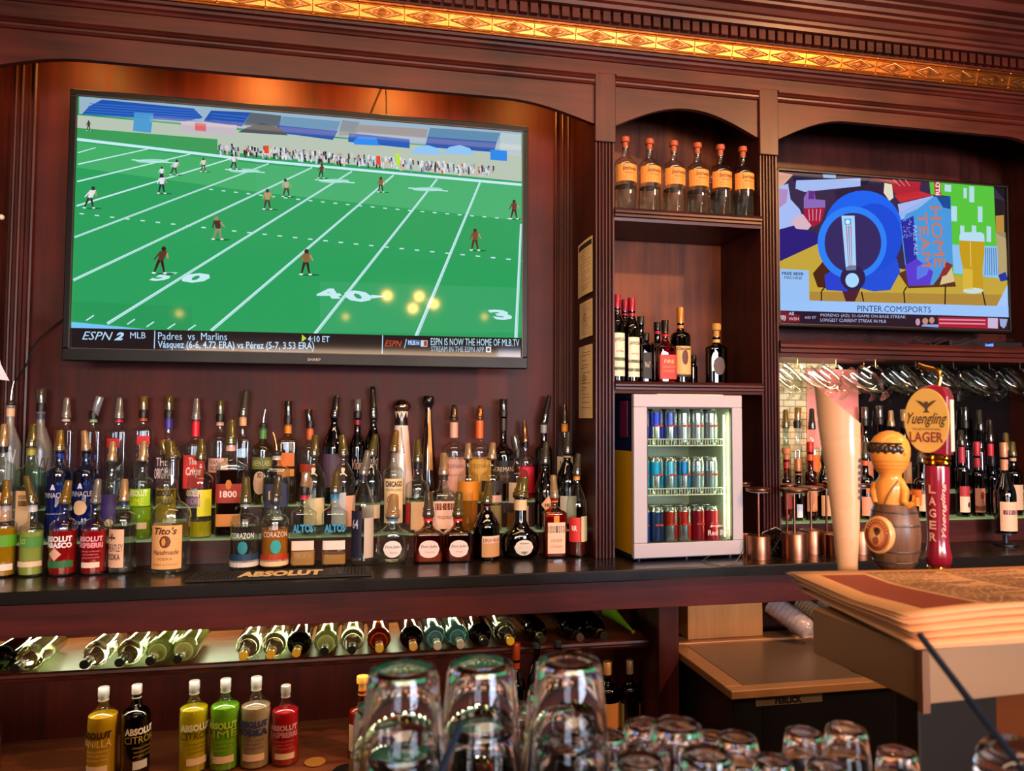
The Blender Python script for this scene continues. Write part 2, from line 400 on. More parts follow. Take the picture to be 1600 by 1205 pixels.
# risers (bottle steps) with green-edged glass treads
RIS = wood('riser', '2a0f0b', '4a1c14', 'x', .4)
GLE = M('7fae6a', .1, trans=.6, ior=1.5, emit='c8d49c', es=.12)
for x0, x1 in ((XL+.005, XP0-.005),):
    MB().box(x0, x1, .137, YB, ZC, 1.126).build('riser', RIS, bb)
    MB().box(x0, x1, .135, YB, 1.126, 1.131).build('glass_tread', GLE, bb)
    MB().box(x0, x1, .237, YB, 1.131, 1.227).build('riser', RIS, bb)
    MB().box(x0, x1, .235, YB, 1.227, 1.232).build('glass_tread', GLE, bb)
x0, x1 = XQ1+.005, XR
MB().box(x0, x1, .10, YB, ZC, 1.138).build('riser', RIS, bb)
MB().box(x0, x1, .098, YB, 1.138, 1.144).build('glass_tread', GLE, bb)
MB().box(x0, x1, .21, YB, 1.144, 1.236).build('riser', RIS, bb)
MB().box(x0, x1, .208, YB, 1.236, 1.242).build('glass_tread', GLE, bb)
# below the worktop
MB().box(-1.9, 3.6, -.172, -.15, .905, 1.0055).build('apron', wood('apron', '320b0a', '5e1c18', 'x', .45), bb, .002)
# sloping bottle rest and lower shelf
sl = MB(); yf, zf, sp = -.05, .764, .0
sl.add([(-1.9, yf, zf), (1.007, yf, zf), (1.007, YB, zf+sp*(YB-yf)), (-1.9, YB, zf+sp*(YB-yf)), (-1.9, yf, zf-.02), (1.007, yf, zf-.02), (1.007, YB, zf+sp*(YB-yf)-.02), (-1.9, YB, zf+sp*(YB-yf)-.02)],
       [(0, 1, 2, 3), (7, 6, 5, 4), (0, 4, 5, 1), (1, 5, 6, 2), (3, 2, 6, 7), (0, 3, 7, 4)])
sl.build('bottle_rest', WL, bb)
MB().sweepx([(-.05, .738), (-.056, .738), (-.062, .746), (-.058, .750), (-.064, .756), (-.062, .764), (-.054, .768), (-.049, .766), (-.049, .76)], -1.9, 1.007).build('rest_lip', WX, bb)
MB().box(-1.9, 1.0065, -.165, YB-.0005, .39, .415).build('lower_shelf', WL, bb)
MB().box(-1.9, 1.007, -.13, YB, .0, .06).build('plinth', WX, bb)
MB().box(1.007, 1.082, -.149, YB, .0, 1.0055).build('divider', WZ, bb, .002)
MB().box(-1.94, -1.9, -.149, YB, .0, 1.0055).build('divider', WZ, bb)
MB().box(XR+.5, XR+.56, -.149, YB, .0, 1.0055).build('divider', WZ, bb)
MB().box(-1.9, XL-.03, YB, YB+.05, 0, 1.0).build('back_panel', WP, bb)
MB().box(XR+.05, XR+.5, YB, YB+.05, 0, 1.0).build('back_panel', WZ, bb)
lf = MB().box(-1.3, .45, .300, .326, .899, .905); lfo = lf.build('light_strip', M('f4ffd0', .5, emit='eaffb0', es=5), bb)
# valance puck lamps
for x in (-.95, -.42, .10, .42):
    MB().lathe([(.03, 0), (.035, .005), (.035, .02)], 16, (x, .20, 2.955)).build('puck_lamp', M('c8c0b0', .3, 1), bb)
# worktop
ct = MB().box(-1.95, XR+.6, -.205, YB-.0006, 1.006, ZC-.0006)
cto = ct.build('countertop', M('16110f', .28, coat=.15), None, .004)
tag(cto, 'long black glossy worktop running along the back bar under the bottles', 'countertop')
# mirror reflection of bricks and a pink sheet, built as flat pieces
bm = bpy.data.materials.new('reflected_brick'); bm.use_nodes = True; nt = bm.node_tree; b = nt.nodes['Principled BSDF']
bt = nt.nodes.new('ShaderNodeTexBrick'); tc = nt.nodes.new('ShaderNodeTexCoord'); mp = nt.nodes.new('ShaderNodeMapping')
mp.inputs['Rotation'].default_value = (PI/2, 0, 0)
nt.links.new(tc.outputs['Object'], mp.inputs[0]); nt.links.new(mp.outputs[0], bt.inputs[0])
bt.inputs['Color1'].default_value = (*lin('d8c8a4'), 1); bt.inputs['Color2'].default_value = (*lin('c4b490'), 1); bt.inputs['Mortar'].default_value = (*lin('8a7c66'), 1)
bt.inputs['Scale'].default_value = 9; bt.inputs['Mortar Size'].default_value = .02
nt.links.new(bt.outputs[0], b.inputs['Base Color']); b.inputs['Roughness'].default_value = .8
MB().box(XQ1, 2.03, YB-.012, YB-.001, 1.25, 1.80).build('brick_reflection', bm, bb)
MB().box(2.03, XR, YB-.010, YB-.001, 1.25, 1.80).build('mirror', M('3a3438', .08, .9), bb)
pk = MB(); n = 8
for i in range(n):
    a0, a1 = 1.885+i*.255/n, 1.885+(i+1)*.255/n
    f = lambda a: YB-.016-.004*math.sin((a-1.885)*14)
    pk.add([(a0, f(a0), 1.43), (a1, f(a1), 1.43), (a1, f(a1), 1.776), (a0, f(a0), 1.776)], [(0, 1, 2, 3)], 0, True)
tag(pk.build('paper_sheet', M('e8837c', .7)), 'reflection of a pink sheet in the right bay, built flat behind the hanging glasses', 'paper sheet')

# licences on the side panel
PAP = M('f4dca8', .7); INK = M('5a4a34', .8); INKB = M('2a241c', .8)
xs = XP0-.003
for i, (a, b_, c_, d_, lb) in enumerate(((( 904, 386), (926, 366), (902.5, 468), (926, 455), 'cream licence sheet with a dark title band, top one of three on the bay side'),
                                   ((906, 476), (926, 465), (905.5, 532), (926, 523), 'small cream certificate with an oval seal, middle one of three on the bay side'),
                                   ((904, 544), (926, 537), (905, 653), (926, 654), 'long cream notice sheet hanging lowest of three papers on the bay side'))):
    P = [onX(p[0], p[1], xs) for p in (a, b_, c_, d_)]
    y0 = (P[0].y+P[2].y)/2; y1 = (P[1].y+P[3].y)/2
    z1 = (P[0].z+P[1].z)/2; z0 = (P[2].z+P[3].z)/2
    m = MB(); n = 6
    g = lambda t: xs-.004*math.sin(t*PI)*(1 if i != 1 else .5)
    for k in range(n):
        t0, t1 = k/n, (k+1)/n
        m.add([(g(t0), y0+(y1-y0)*t0, z0), (g(t1), y0+(y1-y0)*t1, z0), (g(t1), y0+(y1-y0)*t1, z1), (g(t0), y0+(y1-y0)*t0, z1)], [(0, 1, 2, 3)], 0, True)
    def bandm(u0, u1, v0, v1, mi):
        q = lambda u, v: (g(u)-.0008, y0+(y1-y0)*u, z0+(z1-z0)*v)
        k = 4
        for j in range(k):
            a0, a1 = u0+(u1-u0)*j/k, u0+(u1-u0)*(j+1)/k
            m.add([q(a0, v0), q(a1, v0), q(a1, v1), q(a0, v1)], [(0, 1, 2, 3)], mi)
    if i == 0: bandm(.08, .95, .86, .95, 2)
    rng = random.Random(i)
    v = .80 if i == 0 else .90
    while v > .08:
        u0 = rng.uniform(.12, .4); bandm(u0, rng.uniform(.6, .9), v, v+.006, 1); v -= rng.uniform(.035, .08)
    if i: m.lathe([(.012, 0), (.015, 0)], 14, mat=Matrix.Translation((xs-.006, (y0+y1)/2, z0+(z1-z0)*.55)) @ Matrix.Rotation(PI/2, 4, 'Y'), mi=1, cap0=False, cap1=False)
    tag(m.build('notice_paper', [PAP, INK, INKB]), lb, 'paper')
# white sheet at the far left edge
m = MB(); n = 10
for k in range(n):
    t0, t1 = k/n, (k+1)/n
    def q(t, s):
        p = onY(-26 + 34*s + (16*max(0, t-.75)*4*s if t > .75 else 0), 468+122*t+6*s, .02)
        return (p.x, .0-.03*math.sin(t*2.2)*(1-s)-.02*s, p.z)
    m.add([q(t0, 0), q(t0, 1), q(t1, 1), q(t1, 0)], [(0, 1, 2, 3)], 0, True)
tag(m.build('paper_sheet', M('e4e0e6', .6)), 'curling white paper hanging at the far left edge of the back bar', 'paper sheet')
# small white hook at the left
p = onY(5, 341, .0)
tag(MB().sph((p.x-.0, -.012, p.z), .009, 0, 10, 6).build('hook', M('d8ccbc', .4)), 'small round white hook on the left fluted post', 'hook')
# cable beside the big screen
def cable(name, pts, r, mat, label, cat='cable'):
    o = MB().tube(pts, r, 6).build(name, mat); return tag(o, label, cat)
BLK = M('0c0a0a', .4)
def pY(px, py, y): return tuple(onY(px, py, y))
cable('cable', [pY(100, 498, .315), pY(82, 512, .312), pY(62, 530, .30), pY(50, 545, .30), pY(44, 565, .30), pY(36, 580, .30), pY(24, 596, .30)], .003, BLK, 'thin black cable running from the large television down to the left post')
cable('cable', [pY(598, 131, .31), pY(590, 150, .315), pY(581, 172, .31), pY(576, 182, .30)], .0032, M('241408', .4), 'dark slanting cable above the large television')
cable('cable', [pY(603, 132, .318), pY(604, 160, .318), pY(604, 186, .30)], .0022, M('3a2010', .4), 'thin straight cable hanging down behind the large television top')

# ================================================================== TELEVISIONS
def EM(c, s=.5): return M('050505', .05, emit=c, es=s, spec=.25)
class Screen:
    """flat picture on a screen plane; coordinates given on the photograph are turned into the screen's own plane"""
    def __init__(s, y, mapf=None): s.y = y; s.mb = MB(); s.mats = []; s.idx = {}; s.lay = 0; s.mapf = mapf or (lambda x, y: (x, y))
    def mi(s, c, st=.5):
        k = (c, st)
        if k not in s.idx: s.idx[k] = len(s.mats); s.mats.append(EM(c, st))
        return s.idx[k]
    def P(s, x, y, lay): px = s.mapf(x, y); p = onY(px[0], px[1], s.y); return (p.x, s.y-.00025*lay, p.z)
    def poly(s, pts, c, lay=1, st=.5):
        s.mb.add([s.P(x, y, lay) for x, y in pts], [tuple(range(len(pts)))], s.mi(c, st))
    def line(s, a, b, w0, w1, c, lay=2):
        dx, dy = b[0]-a[0], b[1]-a[1]; L = math.hypot(dx, dy); nx, ny = -dy/L, dx/L
        s.poly([(a[0]+nx*w0/2, a[1]+ny*w0/2), (b[0]+nx*w1/2, b[1]+ny*w1/2), (b[0]-nx*w1/2, b[1]-ny*w1/2), (a[0]-nx*w0/2, a[1]-ny*w0/2)], c, lay)
    def ell(s, cx, cy, rx, ry, c, lay=2, n=20, a0=0, a1=2*PI):
        s.poly([(cx+rx*math.cos(a0+(a1-a0)*k/n), cy+ry*math.sin(a0+(a1-a0)*k/n)) for k in range(n+(0 if a1-a0 >= 6.28 else 1))], c, lay)
    def text(s, t, x0, y0, x1, y1, c, lay=4, bold=0.0, shear=0.0, tilt=0.0, rot=False):
        """x0,y0 top-left, x1,y1 bottom-right; tilt = drop of the baseline"""
        if rot: f = lambda u, v: s.P(x0+(x1-x0)*(v)+tilt*u, y0+(y1-y0)*u, lay)
        else: f = lambda u, v: s.P(x0+(x1-x0)*u, y0+(y1-y0)*(1-v)+tilt*u, lay)
        put_text(s.mb, t, f, s.mi(c), bold, shear)

def tv_body(name, corners, y, bez, botbez, label, logo=None, depth=.055):
    """corners: photo pixels of the picture TL, TR, BR, BL"""
    P = [onY(px, py, y) for px, py in corners]
    x0 = (P[0].x+P[3].x)/2; x1 = (P[1].x+P[2].x)/2; z1 = (P[0].z+P[1].z)/2; z0 = (P[2].z+P[3].z)/2
    cx, cz = (x0+x1)/2, (z0+z1)/2
    t = empty(name, (cx, y, z0), label, 'television')
    fr = MB()
    for a in ((x0-bez, x1+bez, z1, z1+bez), (x0-bez, x1+bez, z0-botbez, z0), (x0-bez, x0, z0, z1), (x1, x1+bez, z0, z1)):
        fr.box(a[0]-cx, a[1]-cx, -.012, .03, a[2]-z0, a[3]-z0)
    fr.build('frame', M('060505', .4, spec=.3), t, .003)
    MB().box(x0-bez-cx, x1+bez-cx, .012, .03, -botbez, z1-z0+bez).box(x0+.2-cx, x1-.2-cx, .03, depth, .1, z1-z0-.1).build('back_case', M('0a0a0a', .5), t)
    tr = MB()   # fine bright trim line round the picture
    for a in ((x0, x1, z1-.001, z1+.002), (x0, x1, z0-.002, z0+.001), (x0-.002, x0+.001, z0, z1), (x1-.001, x1+.002, z0, z1)):
        tr.box(a[0]-cx, a[1]-cx, -.0125, -.008, a[2]-z0, a[3]-z0)
    tr.build('trim', M('4a4038', .4, .6), t)
    MB().box(-.12, .12, depth, YB-y-.001, .25, .5).build('wall_mount', M('101010', .5), t)
    if logo:
        lg = MB(); put_text(lg, logo[0], lambda u, v: (logo[1]+logo[2]*(u-.5), -.0128, -botbez*.55+.010*(v-.5)), 0, .01)
        lg.build('maker_badge', M('8a8078', .4, .6), t)
    return t, (x0, x1, z0, z1), cx

Y1 = .12
tv, R1, cx1 = tv_body('television', [(124.5, 152), (814.5, 206), (816.2, 558), (107.5, 545.5)], Y1, .022, .042,
    'large wall television showing a football field above the liquor bottles', ('SHARP', .02, .045))
x0, x1, z0, z1 = R1
s = Screen(Y1)
def rp(u, v, lay=0): return (x0+(x1-x0)*u, Y1-.00025*lay, z0+(z1-z0)*v)
G1, G2 = '2fa462', '3fb070'
s.mb.add([rp(0, 0), rp(1, 0), rp(1, 1), rp(0, 1)], [(0, 1, 2, 3)], s.mi('2c9f5c'))
# paler bands across the grass
for i, (a, b, c, d, col) in enumerate((((122, 222), (400, 256), (400, 300), (120, 262), '44ae68'), ((400, 256), (815, 290), (815, 345), (400, 300), '48b070'),
        ((112, 470), (300, 480), (300, 520), (110, 500), '2a9858'), ((500, 440), (815, 450), (815, 520), (500, 520), '38a466'))):
    s.poly((a, b, c, d), col, 1)
# stands and wall
s.poly([(124, 151), (815, 206), (815, 240), (124, 178)], '9ab4c8', 1)
s.poly([(121, 180), (400, 206), (815, 240), (815, 284), (400, 243), (121, 202)], 'b8c4b4', 1)
s.poly([(121, 200), (340, 218), (340, 240), (121, 214)], '3c9c58', 2)
s.poly([(160, 156), (303, 170), (317, 184), (290, 190), (128, 179), (140, 166)], '1c52b0', 2)
for k in range(5): s.line((140-k*2, 162+k*4), (308+k*2, 174+k*4), 1, 1, '3c78d0', 3)
s.poly([(330, 173), (392, 176), (378, 198), (318, 190)], '1c50aa', 2)
for k in range(3): s.line((330, 178+k*5), (386, 183+k*5), 1, 1, '3c78d0', 3)
s.poly([(392, 176), (440, 181), (436, 200), (380, 196)], '5a6470', 2)
s.poly([(442, 182), (532, 190), (526, 205), (434, 196)], '6f98b8', 2)
s.poly([(434, 196), (528, 205), (520, 219), (430, 207)], '1d55ad', 2)
s.poly([(535, 188), (562, 191), (556, 212), (528, 212)], '8c949a', 2)
s.poly([(545, 208), (640, 218), (640, 232), (544, 222)], '1f5cb8', 2)
s.poly([(560, 195), (668, 202), (666, 216), (552, 206)], 'a09a98', 2)
s.poly([(672, 200), (782, 208), (776, 222), (668, 214)], '5f8cae', 2)
s.poly([(668, 214), (776, 222), (772, 238), (664, 230)], '2058ac', 2)
s.poly([(782, 208), (814, 210), (814, 245), (780, 240)], 'b8c8cc', 2)
s.poly([(766, 234), (792, 236), (792, 252), (766, 250)], '2a88e8', 3)
s.poly([(210, 176), (240, 178), (236, 208), (208, 205)], '4c9cd0', 3)
s.poly([(283, 190), (370, 196), (370, 212), (283, 206)], 'c4b8c4', 3)
s.poly([(305, 192), (322, 194), (322, 206), (305, 204)], 'd86a70', 4)
s.poly([(372, 207), (385, 200), (410, 192), (440, 203), (450, 212)], '48525c', 4)
s.poly([(553, 220), (560, 214), (588, 216), (592, 228), (553, 226)], '2c8cf0', 4)
for a in (640, 690): s.poly([(a, 240), (a+12, 230), (a+28, 227), (a+44, 232), (a+52, 243)], '90c4f4', 5)
# sideline, yard lines
WH = 'c8ecf4'
s.line((121, 218), (400, 251), 4.5, 4, WH, 3); s.line((400, 251), (815, 289), 4, 4, WH, 3)
for a, b, w0, w1 in (((122, 257), (232, 233), 2, 1.5), ((121, 284), (298, 241), 2.4, 1.6), ((120, 322), (365, 247), 2.6, 1.8), ((117, 371), (420, 256), 3, 2), ((115, 438), (488, 262), 4, 2.2),
        ((168, 506), (550, 268), 4.6, 2.4), ((330, 517), (615, 274), 4.8, 2.6), ((492, 522), (683, 280), 5, 2.8), ((650, 526), (750, 285), 5.4, 3), ((806, 528), (814, 350), 5, 3), ((122, 239), (150, 231), 1.6, 1.2)):
    s.line(a, b, w0, w1, WH, 3)
    dx = b[0]-a[0]
    if w0 > 2.8: s.line((a[0]+1, a[1]), (b[0]+.5, b[1]), .8, .5, '6cc49a', 4)
for k in range(26):   # hash marks
    t = k/25
    x = 330+485*t; y = 296+47*t+3*math.sin(t*3); s.line((x-3, y), (x+3, y+.6), 1.6, 1.6, WH, 3)
for k in range(30):
    t = k/29
    x = 128+690*t; y = 334+73*t+2*math.sin(t*3); s.line((x-3.5, y), (x+3.5, y+.5), 1.8, 1.8, WH, 3)
s.poly([(112, 503), (250, 517), (330, 522), (112, 513)], '78c4f8', 3)
for a in ((141, 497), (205, 503), (235, 507), (268, 510), (300, 512)): s.line((a[0]-6, a[1]+4), (a[0]+6, a[1]-4), 2, 2, WH, 4)
# yard numbers
s.text('5', 233, 426, 278, 439, WH, 4, .05, .5); s.text('0', 284, 427, 328, 442, WH, 4, .05, .2)
s.text('4', 494, 451, 534, 467, WH, 4, .05, -.2); s.text('0', 538, 454, 580, 472, WH, 4, .05, -.2); s.poly([(580, 461), (606, 463), (580, 467)], WH, 4)
s.text('3', 762, 484, 800, 500, WH, 4, .05, -.3)
for a in ((238, 252, 26), (382, 267, 24), (522, 283, 24), (668, 296, 24)): s.ell(a[0], a[1], a[2], 3.2, '9cdcc8', 3); s.line((a[0]-a[2]-6, a[1]-2), (a[0]+a[2]+8, a[1]+3), 1.5, 1.5, WH, 4)
# crowd on the sideline
rng = random.Random(3)
for k in range(430):
    t = rng.random(); x = 340+t*430; y = 228+t*36+rng.uniform(-6, 8)
    h = rng.uniform(5, 9); c = rng.choice(('e4e6ee', 'e4e6ee', 'd0d8e8', '20242c', '30343c', '8aa0b8', 'd8b090', '5c3a34', 'd85030' if rng.random() < .15 else 'c8ccd8'))
    s.poly([(x, y), (x+rng.uniform(2, 3.5), y+.4), (x+3, y+h), (x+.5, y+h)], c, 5)
s.poly([(618, 240), (624, 240), (625, 260), (619, 260)], 'b8e838', 6); s.poly([(588, 244), (594, 244), (595, 258), (588, 258)], 'e84820', 6); s.poly([(413, 228), (420, 228), (420, 240), (413, 240)], 'e84820', 6)
# players
def player(x, y, h, body, legs, lean=0):
    s.ell(x+lean*h*.25, y-h*.42, h*.09, h*.10, legs, 6, 10)
    s.poly([(x-h*.13+lean*h*.2, y-h*.34), (x+h*.16+lean*h*.2, y-h*.34), (x+h*.11, y+h*.02), (x-h*.10, y+h*.02)], body, 6)
    s.line((x-h*.12+lean*h*.2, y-h*.28), (x-h*.24, y-h*.02), h*.07, h*.05, body, 6); s.line((x+h*.14+lean*h*.2, y-h*.28), (x+h*.28, y-h*.06), h*.07, h*.05, 'c89060', 6)
    s.line((x-h*.05, y), (x-h*.16-abs(lean)*h*.15, y+h*.45), h*.12, h*.06, legs, 6); s.line((x+h*.05, y), (x+h*.14, y+h*.46), h*.12, h*.06, legs, 6)
    s.ell(x-h*.17-abs(lean)*h*.15, y+h*.47, h*.08, h*.035, 'e8f0f0', 7, 8); s.ell(x+h*.17, y+h*.48, h*.08, h*.035, 'e8f0f0', 7, 8)
    s.ell(x+h*.2, y+h*.5, h*.35, h*.04, '1c6a3c', 5, 12)
for a in ((141, 309, 34, 'e0e4e8', '3a2c34', .6), (253, 288, 30, 'e4e8f0', '242838', 0), (253, 271, 20, 'e4e8f0', '40303c', 0), (273, 262, 24, 'd8dce4', '40303c', .6), (318, 258, 22, 'd8d8d0', '5a4038', 0), (366, 253, 24, 'e0e0e8', '383040', -.5),
          (502, 268, 22, '5a4038', '3c2c28', .2), (418, 312, 32, 'b89868', '4c3830', 0), (448, 294, 28, 'b8b090', '4c3830', -.3), (595, 289, 24, '8c6038', '3c2c20', 0), (341, 357, 36, '4c2c28', 'a08868', -.3),
          (251, 407, 42, '5a3a28', '3c1c1c', .5), (478, 410, 40, '8c6440', '3c2420', .1), (742, 375, 34, '7c4a30', '58301c', 0), (803, 328, 30, '6c3a30', '4c2420', 0), (139, 197, 16, '30383c', '202428', 0)):
    player(*a)
# ticker
s.poly([(107, 512.5), (816.5, 528.5), (817.2, 559), (106.5, 546)], '241a1c', 8)
LT = 'b8dcfc'
s.text('ESPN', 129, 518, 177, 531, LT, 10, .05, .35, 1); s.text('2', 179, 519.5, 194, 532, LT, 10, .05, .35)
s.text('MLB', 204, 519.5, 228, 529, LT, 10, .015)
s.line((242.5, 517), (241.5, 545), 1.4, 1.4, LT, 10); s.line((598, 524), (597, 553), 1.4, 1.4, LT, 10)
s.text('Padres  vs  Marlins', 247.5, 519.5, 355, 531, LT, 10, .012, 0, 1.2)
s.text('Vásquez (6-6, 4.72 ERA) vs Pérez (5-7, 3.53 ERA)', 247, 532.5, 491, 547, LT, 10, .012, 0, 2.5)
s.poly([(472, 523), (479, 529), (471.5, 534.5)], 'c8d838', 10)
s.text('4:10 ET', 481, 525, 515, 534.5, LT, 10, .012, 0, .5)
s.text('ESPN', 601, 532, 628, 541.5, 'd84a20', 10, .05, .35, .6); s.line((632, 544), (635, 530), 1.2, 1.2, LT, 10)
s.poly([(637, 531), (656, 531.5), (656, 540), (636.5, 539.5)], '3c6ca8', 10); s.text('MLB.tv', 638, 532.5, 655, 539, 'e8f0fc', 11, .02); s.poly([(657.5, 532), (668, 532.3), (667.5, 542), (657, 541.7)], 'c8dcf0', 10); s.poly([(662, 533), (667, 533), (667, 541), (662, 541)], 'c03030', 11)
s.text('ESPN IS NOW THE HOME OF MLB.TV', 673, 528.5, 811, 539.5, 'c0ecfc', 10, .03, 0, 1.8)
s.text('STREAM IN THE ESPN APP', 673.5, 541, 756, 549.5, '9cc4e4', 10, .02, 0, 1.4); s.poly([(759, 542), (767, 542.2), (767, 551), (759, 550.5)], 'e4ecf4', 10)
s.poly([(761, 544), (765, 544), (765, 549), (761, 549)], '5a3a3c', 11)
so = s.mb.build('screen', s.mats); so.parent = tv; so.location = (-cx1, -Y1, -z0)
so.location.y -= .0012

# ---- second television
Y2 = .15
tv2, R2, cx2 = tv_body('television', [(1213.5, 267.5), (1568, 292), (1577, 516), (1217, 507)], Y2, .010, .012,
    'smaller television showing a blue beer machine advert over the hanging glasses')
x0, x1, z0, z1 = R2
s = Screen(Y2, lambda X, Y: (1200+X/3.8875, 250+Y/3.8875))
def rp(u, v, lay=0): return (x0+(x1-x0)*u, Y2-.00025*lay, z0+(z1-z0)*v)
s.mb.add([rp(0, 0), rp(1, 0), rp(1, 1), rp(0, 1)], [(0, 1, 2, 3)], s.mi('1c1620'))
def pl(pts, c, l): s.poly(pts, c, l)
pl([(54, 70), (1365, 158), (1440, 250), (1455, 700), (1395, 880), (62, 870)], '3a2a48', 1)
pl([(150, 88), (620, 112), (600, 150), (150, 130)], '241c3c', 2); pl([(330, 88), (410, 92), (410, 112), (335, 110)], '88b0e0', 3)
pl([(170, 125), (560, 112), (560, 160), (220, 195), (165, 175)], 'a4bcf0', 3)
pl([(54, 130), (150, 90), (60, 190)], 'e0a890', 4); pl([(54, 74), (150, 90), (95, 130), (54, 165)], 'd89c8c', 4)
pl([(60, 165), (120, 145), (135, 240), (190, 300), (210, 350), (150, 400), (60, 425)], 'a8bcf4', 5)
pl([(55, 175), (120, 180), (110, 260), (55, 300)], 'b08cc0', 6)
pl([(60, 425), (170, 405), (300, 450), (300, 510), (62, 620)], '2c1c78', 5)
pl([(170, 340), (210, 330), (262, 400), (240, 425), (170, 420), (140, 380)], 'd8b4c4', 6)
pl([(215, 230), (240, 185), (280, 190), (285, 240), (345, 245), (345, 290), (215, 295)], '8a6ab8', 6); pl([(245, 190), (280, 190), (278, 240), (243, 240)], '6a2a8c', 7)
pl([(215, 295), (345, 290), (320, 380), (270, 410), (222, 350)], 'a81838', 6)
for k in range(4): s.line((245+k*24, 300), (250+k*20, 370), 5, 4, 'd8a0c0', 7)
pl([(400, 190), (560, 130), (700, 120), (720, 250), (420, 260)], '30203c', 2)
pl([(620, 112), (925, 135), (915, 215), (780, 225), (740, 140)], 'b02434', 4); pl([(765, 215), (920, 190), (1000, 215), (800, 260)], 'c82c34', 4)
pl([(705, 140), (750, 150), (760, 230), (735, 250), (700, 200)], 'e0dcc0', 5)
for k in range(3): s.line((760+k*35, 120), (800+k*30, 160), 4, 3, 'e0a090', 5)
# cabinet, wood table
pl([(1365, 230), (1440, 250), (1450, 480), (1372, 440)], '2a1c24', 3); pl([(1380, 340), (1430, 335), (1432, 440), (1382, 440)], 'b88c3c', 4); pl([(1378, 440), (1440, 440), (1455, 700), (1400, 700)], 'b4a070', 3)
pl([(64, 620), (290, 505), (440, 620), (1130, 700), (1450, 690), (1460, 860), (1390, 890), (64, 870)], 'c4a53c', 3)
pl([(250, 800), (1460, 820), (1462, 900), (250, 900)], 'b0883a', 4)
for a, b in (((345, 770), (322, 800)), ((322, 800), (322, 860)), ((840, 770), (822, 800)), ((822, 800), (828, 870)), ((1075, 765), (1072, 880)), ((1300, 800), (1318, 885)), ((565, 800), (578, 860))): s.line(a, b, 8, 8, '241810', 6)
pl([(270, 690), (330, 620), (420, 650), (450, 780), (300, 775)], '4c2418', 5); pl([(790, 690), (900, 640), (1120, 700), (1140, 770), (850, 780)], '5a3020', 5)
# green chart
pl([(978, 135), (1368, 158), (1395, 720), (1115, 700), (1100, 220), (985, 210)], '58c43c', 4)
pl([(1005, 130), (1045, 132), (1050, 220), (1010, 218)], 'c03a38', 5); s.text('RLD', 1042, 215, 1015, 135, 'f0e4e0', 6, .03, 0, 0, True)
for a, b, c, d in ((1070, 150, 1110, 195), (1185, 170, 1205, 235), (1220, 160, 1250, 260), (1110, 280, 1145, 375), (1272, 282, 1300, 380), (1165, 398, 1190, 450), (1235, 398, 1262, 445), (1325, 402, 1352, 500)):
    pl([(a, b), (c, b+3), (c, d), (a, d-3)], 'b4dce8', 5)
pl([(1115, 515), (1390, 525), (1397, 720), (1125, 690)], '8cc0f0', 5)
for k in range(6): s.line((1320+k*12, 535), (1315+k*14, 700), 4, 4, '3a5a98', 6)
pl([(1395, 700), (1440, 680), (1455, 730), (1410, 740)], '2038a0', 6); pl([(1380, 900), (1450, 760), (1460, 780), (1462, 960), (1380, 900)], 'a4c8f8', 6)
# blue machine
B1, B2, B3 = '1c62ec', '2e7cf4', '1846c0'
pl([(340, 700), (440, 640), (480, 800), (350, 790)], '2c40d0', 7); pl([(600, 640), (780, 600), (800, 680), (740, 790), (640, 800), (560, 780)], '2450d8', 7)
s.ell(575, 425, 238, 238, '1f63f0', 8, 36); s.ell(640, 470, 170, 205, '1c4cd8', 9, 30)
s.ell(508, 505, 210, 222, '2e80f8', 10, 40); s.ell(512, 505, 172, 182, '372a62', 11, 40)
pl([(442, 340), (522, 340), (532, 670), (470, 672)], 'a8d4fc', 12)
pl([(458, 358), (500, 358), (502, 395), (462, 397)], '50a0e0', 13); s.ell(480, 378, 14, 14, 'd0f0fc', 14, 10)
for k, c in enumerate(('c03a48', '8a4868', 'c03a48')): s.line((472+k*14, 400), (486+k*10, 655), 5, 3, c, 13)
s.ell(512, 718, 76, 78, '30204c', 12, 30); pl([(440, 770), (560, 780), (525, 860), (470, 860)], '4c2030', 6); s.ell(507, 732, 41, 44, 'a8d8fc', 13, 26)
# pouch
pl([(780, 330), (1000, 215), (985, 260), (800, 370)], '98b4f0', 7); pl([(785, 270), (1000, 218), (1010, 240), (800, 350)], 'a8b8f0', 6)
pl([(835, 330), (905, 300), (1000, 225), (1105, 222), (1120, 640), (1060, 680), (1000, 760), (850, 765), (830, 640), (800, 400)], '4a98dc', 8)
pl([(1020, 225), (1105, 222), (1105, 300), (1060, 290)], '1c4c98', 9); pl([(805, 380), (880, 340), (900, 600), (835, 640)], '2c2aa0', 9); pl([(830, 640), (900, 600), (1000, 680), (980, 760), (850, 765)], '5c3cd0', 9)
pl([(900, 650), (1000, 600), (960, 700), (900, 730)], '5a78e8', 10); pl([(1060, 690), (1110, 650), (1130, 740), (1040, 760)], 'd8c090', 9); pl([(1080, 620), (1120, 640), (1080, 700), (1030, 720)], '8a2c30', 10)
for k in range(40):
    x = 810+rng.uniform(0, 60); y = 340+rng.uniform(0, 130); pl([(x, y), (x+4, y), (x+4, y+4), (x, y+4)], 'a8c8f8', 10)
s.text('HOME', 978, 285, 1045, 655, 'd8704c', 11, .03, 0, 30, True); s.text('TEAM', 905, 320, 960, 650, 'd8704c', 11, .03, 0, 30, True)
s.text('PALE ALE', 876, 400, 900, 580, '9cb8ec', 11, .01, 0, 8, True)
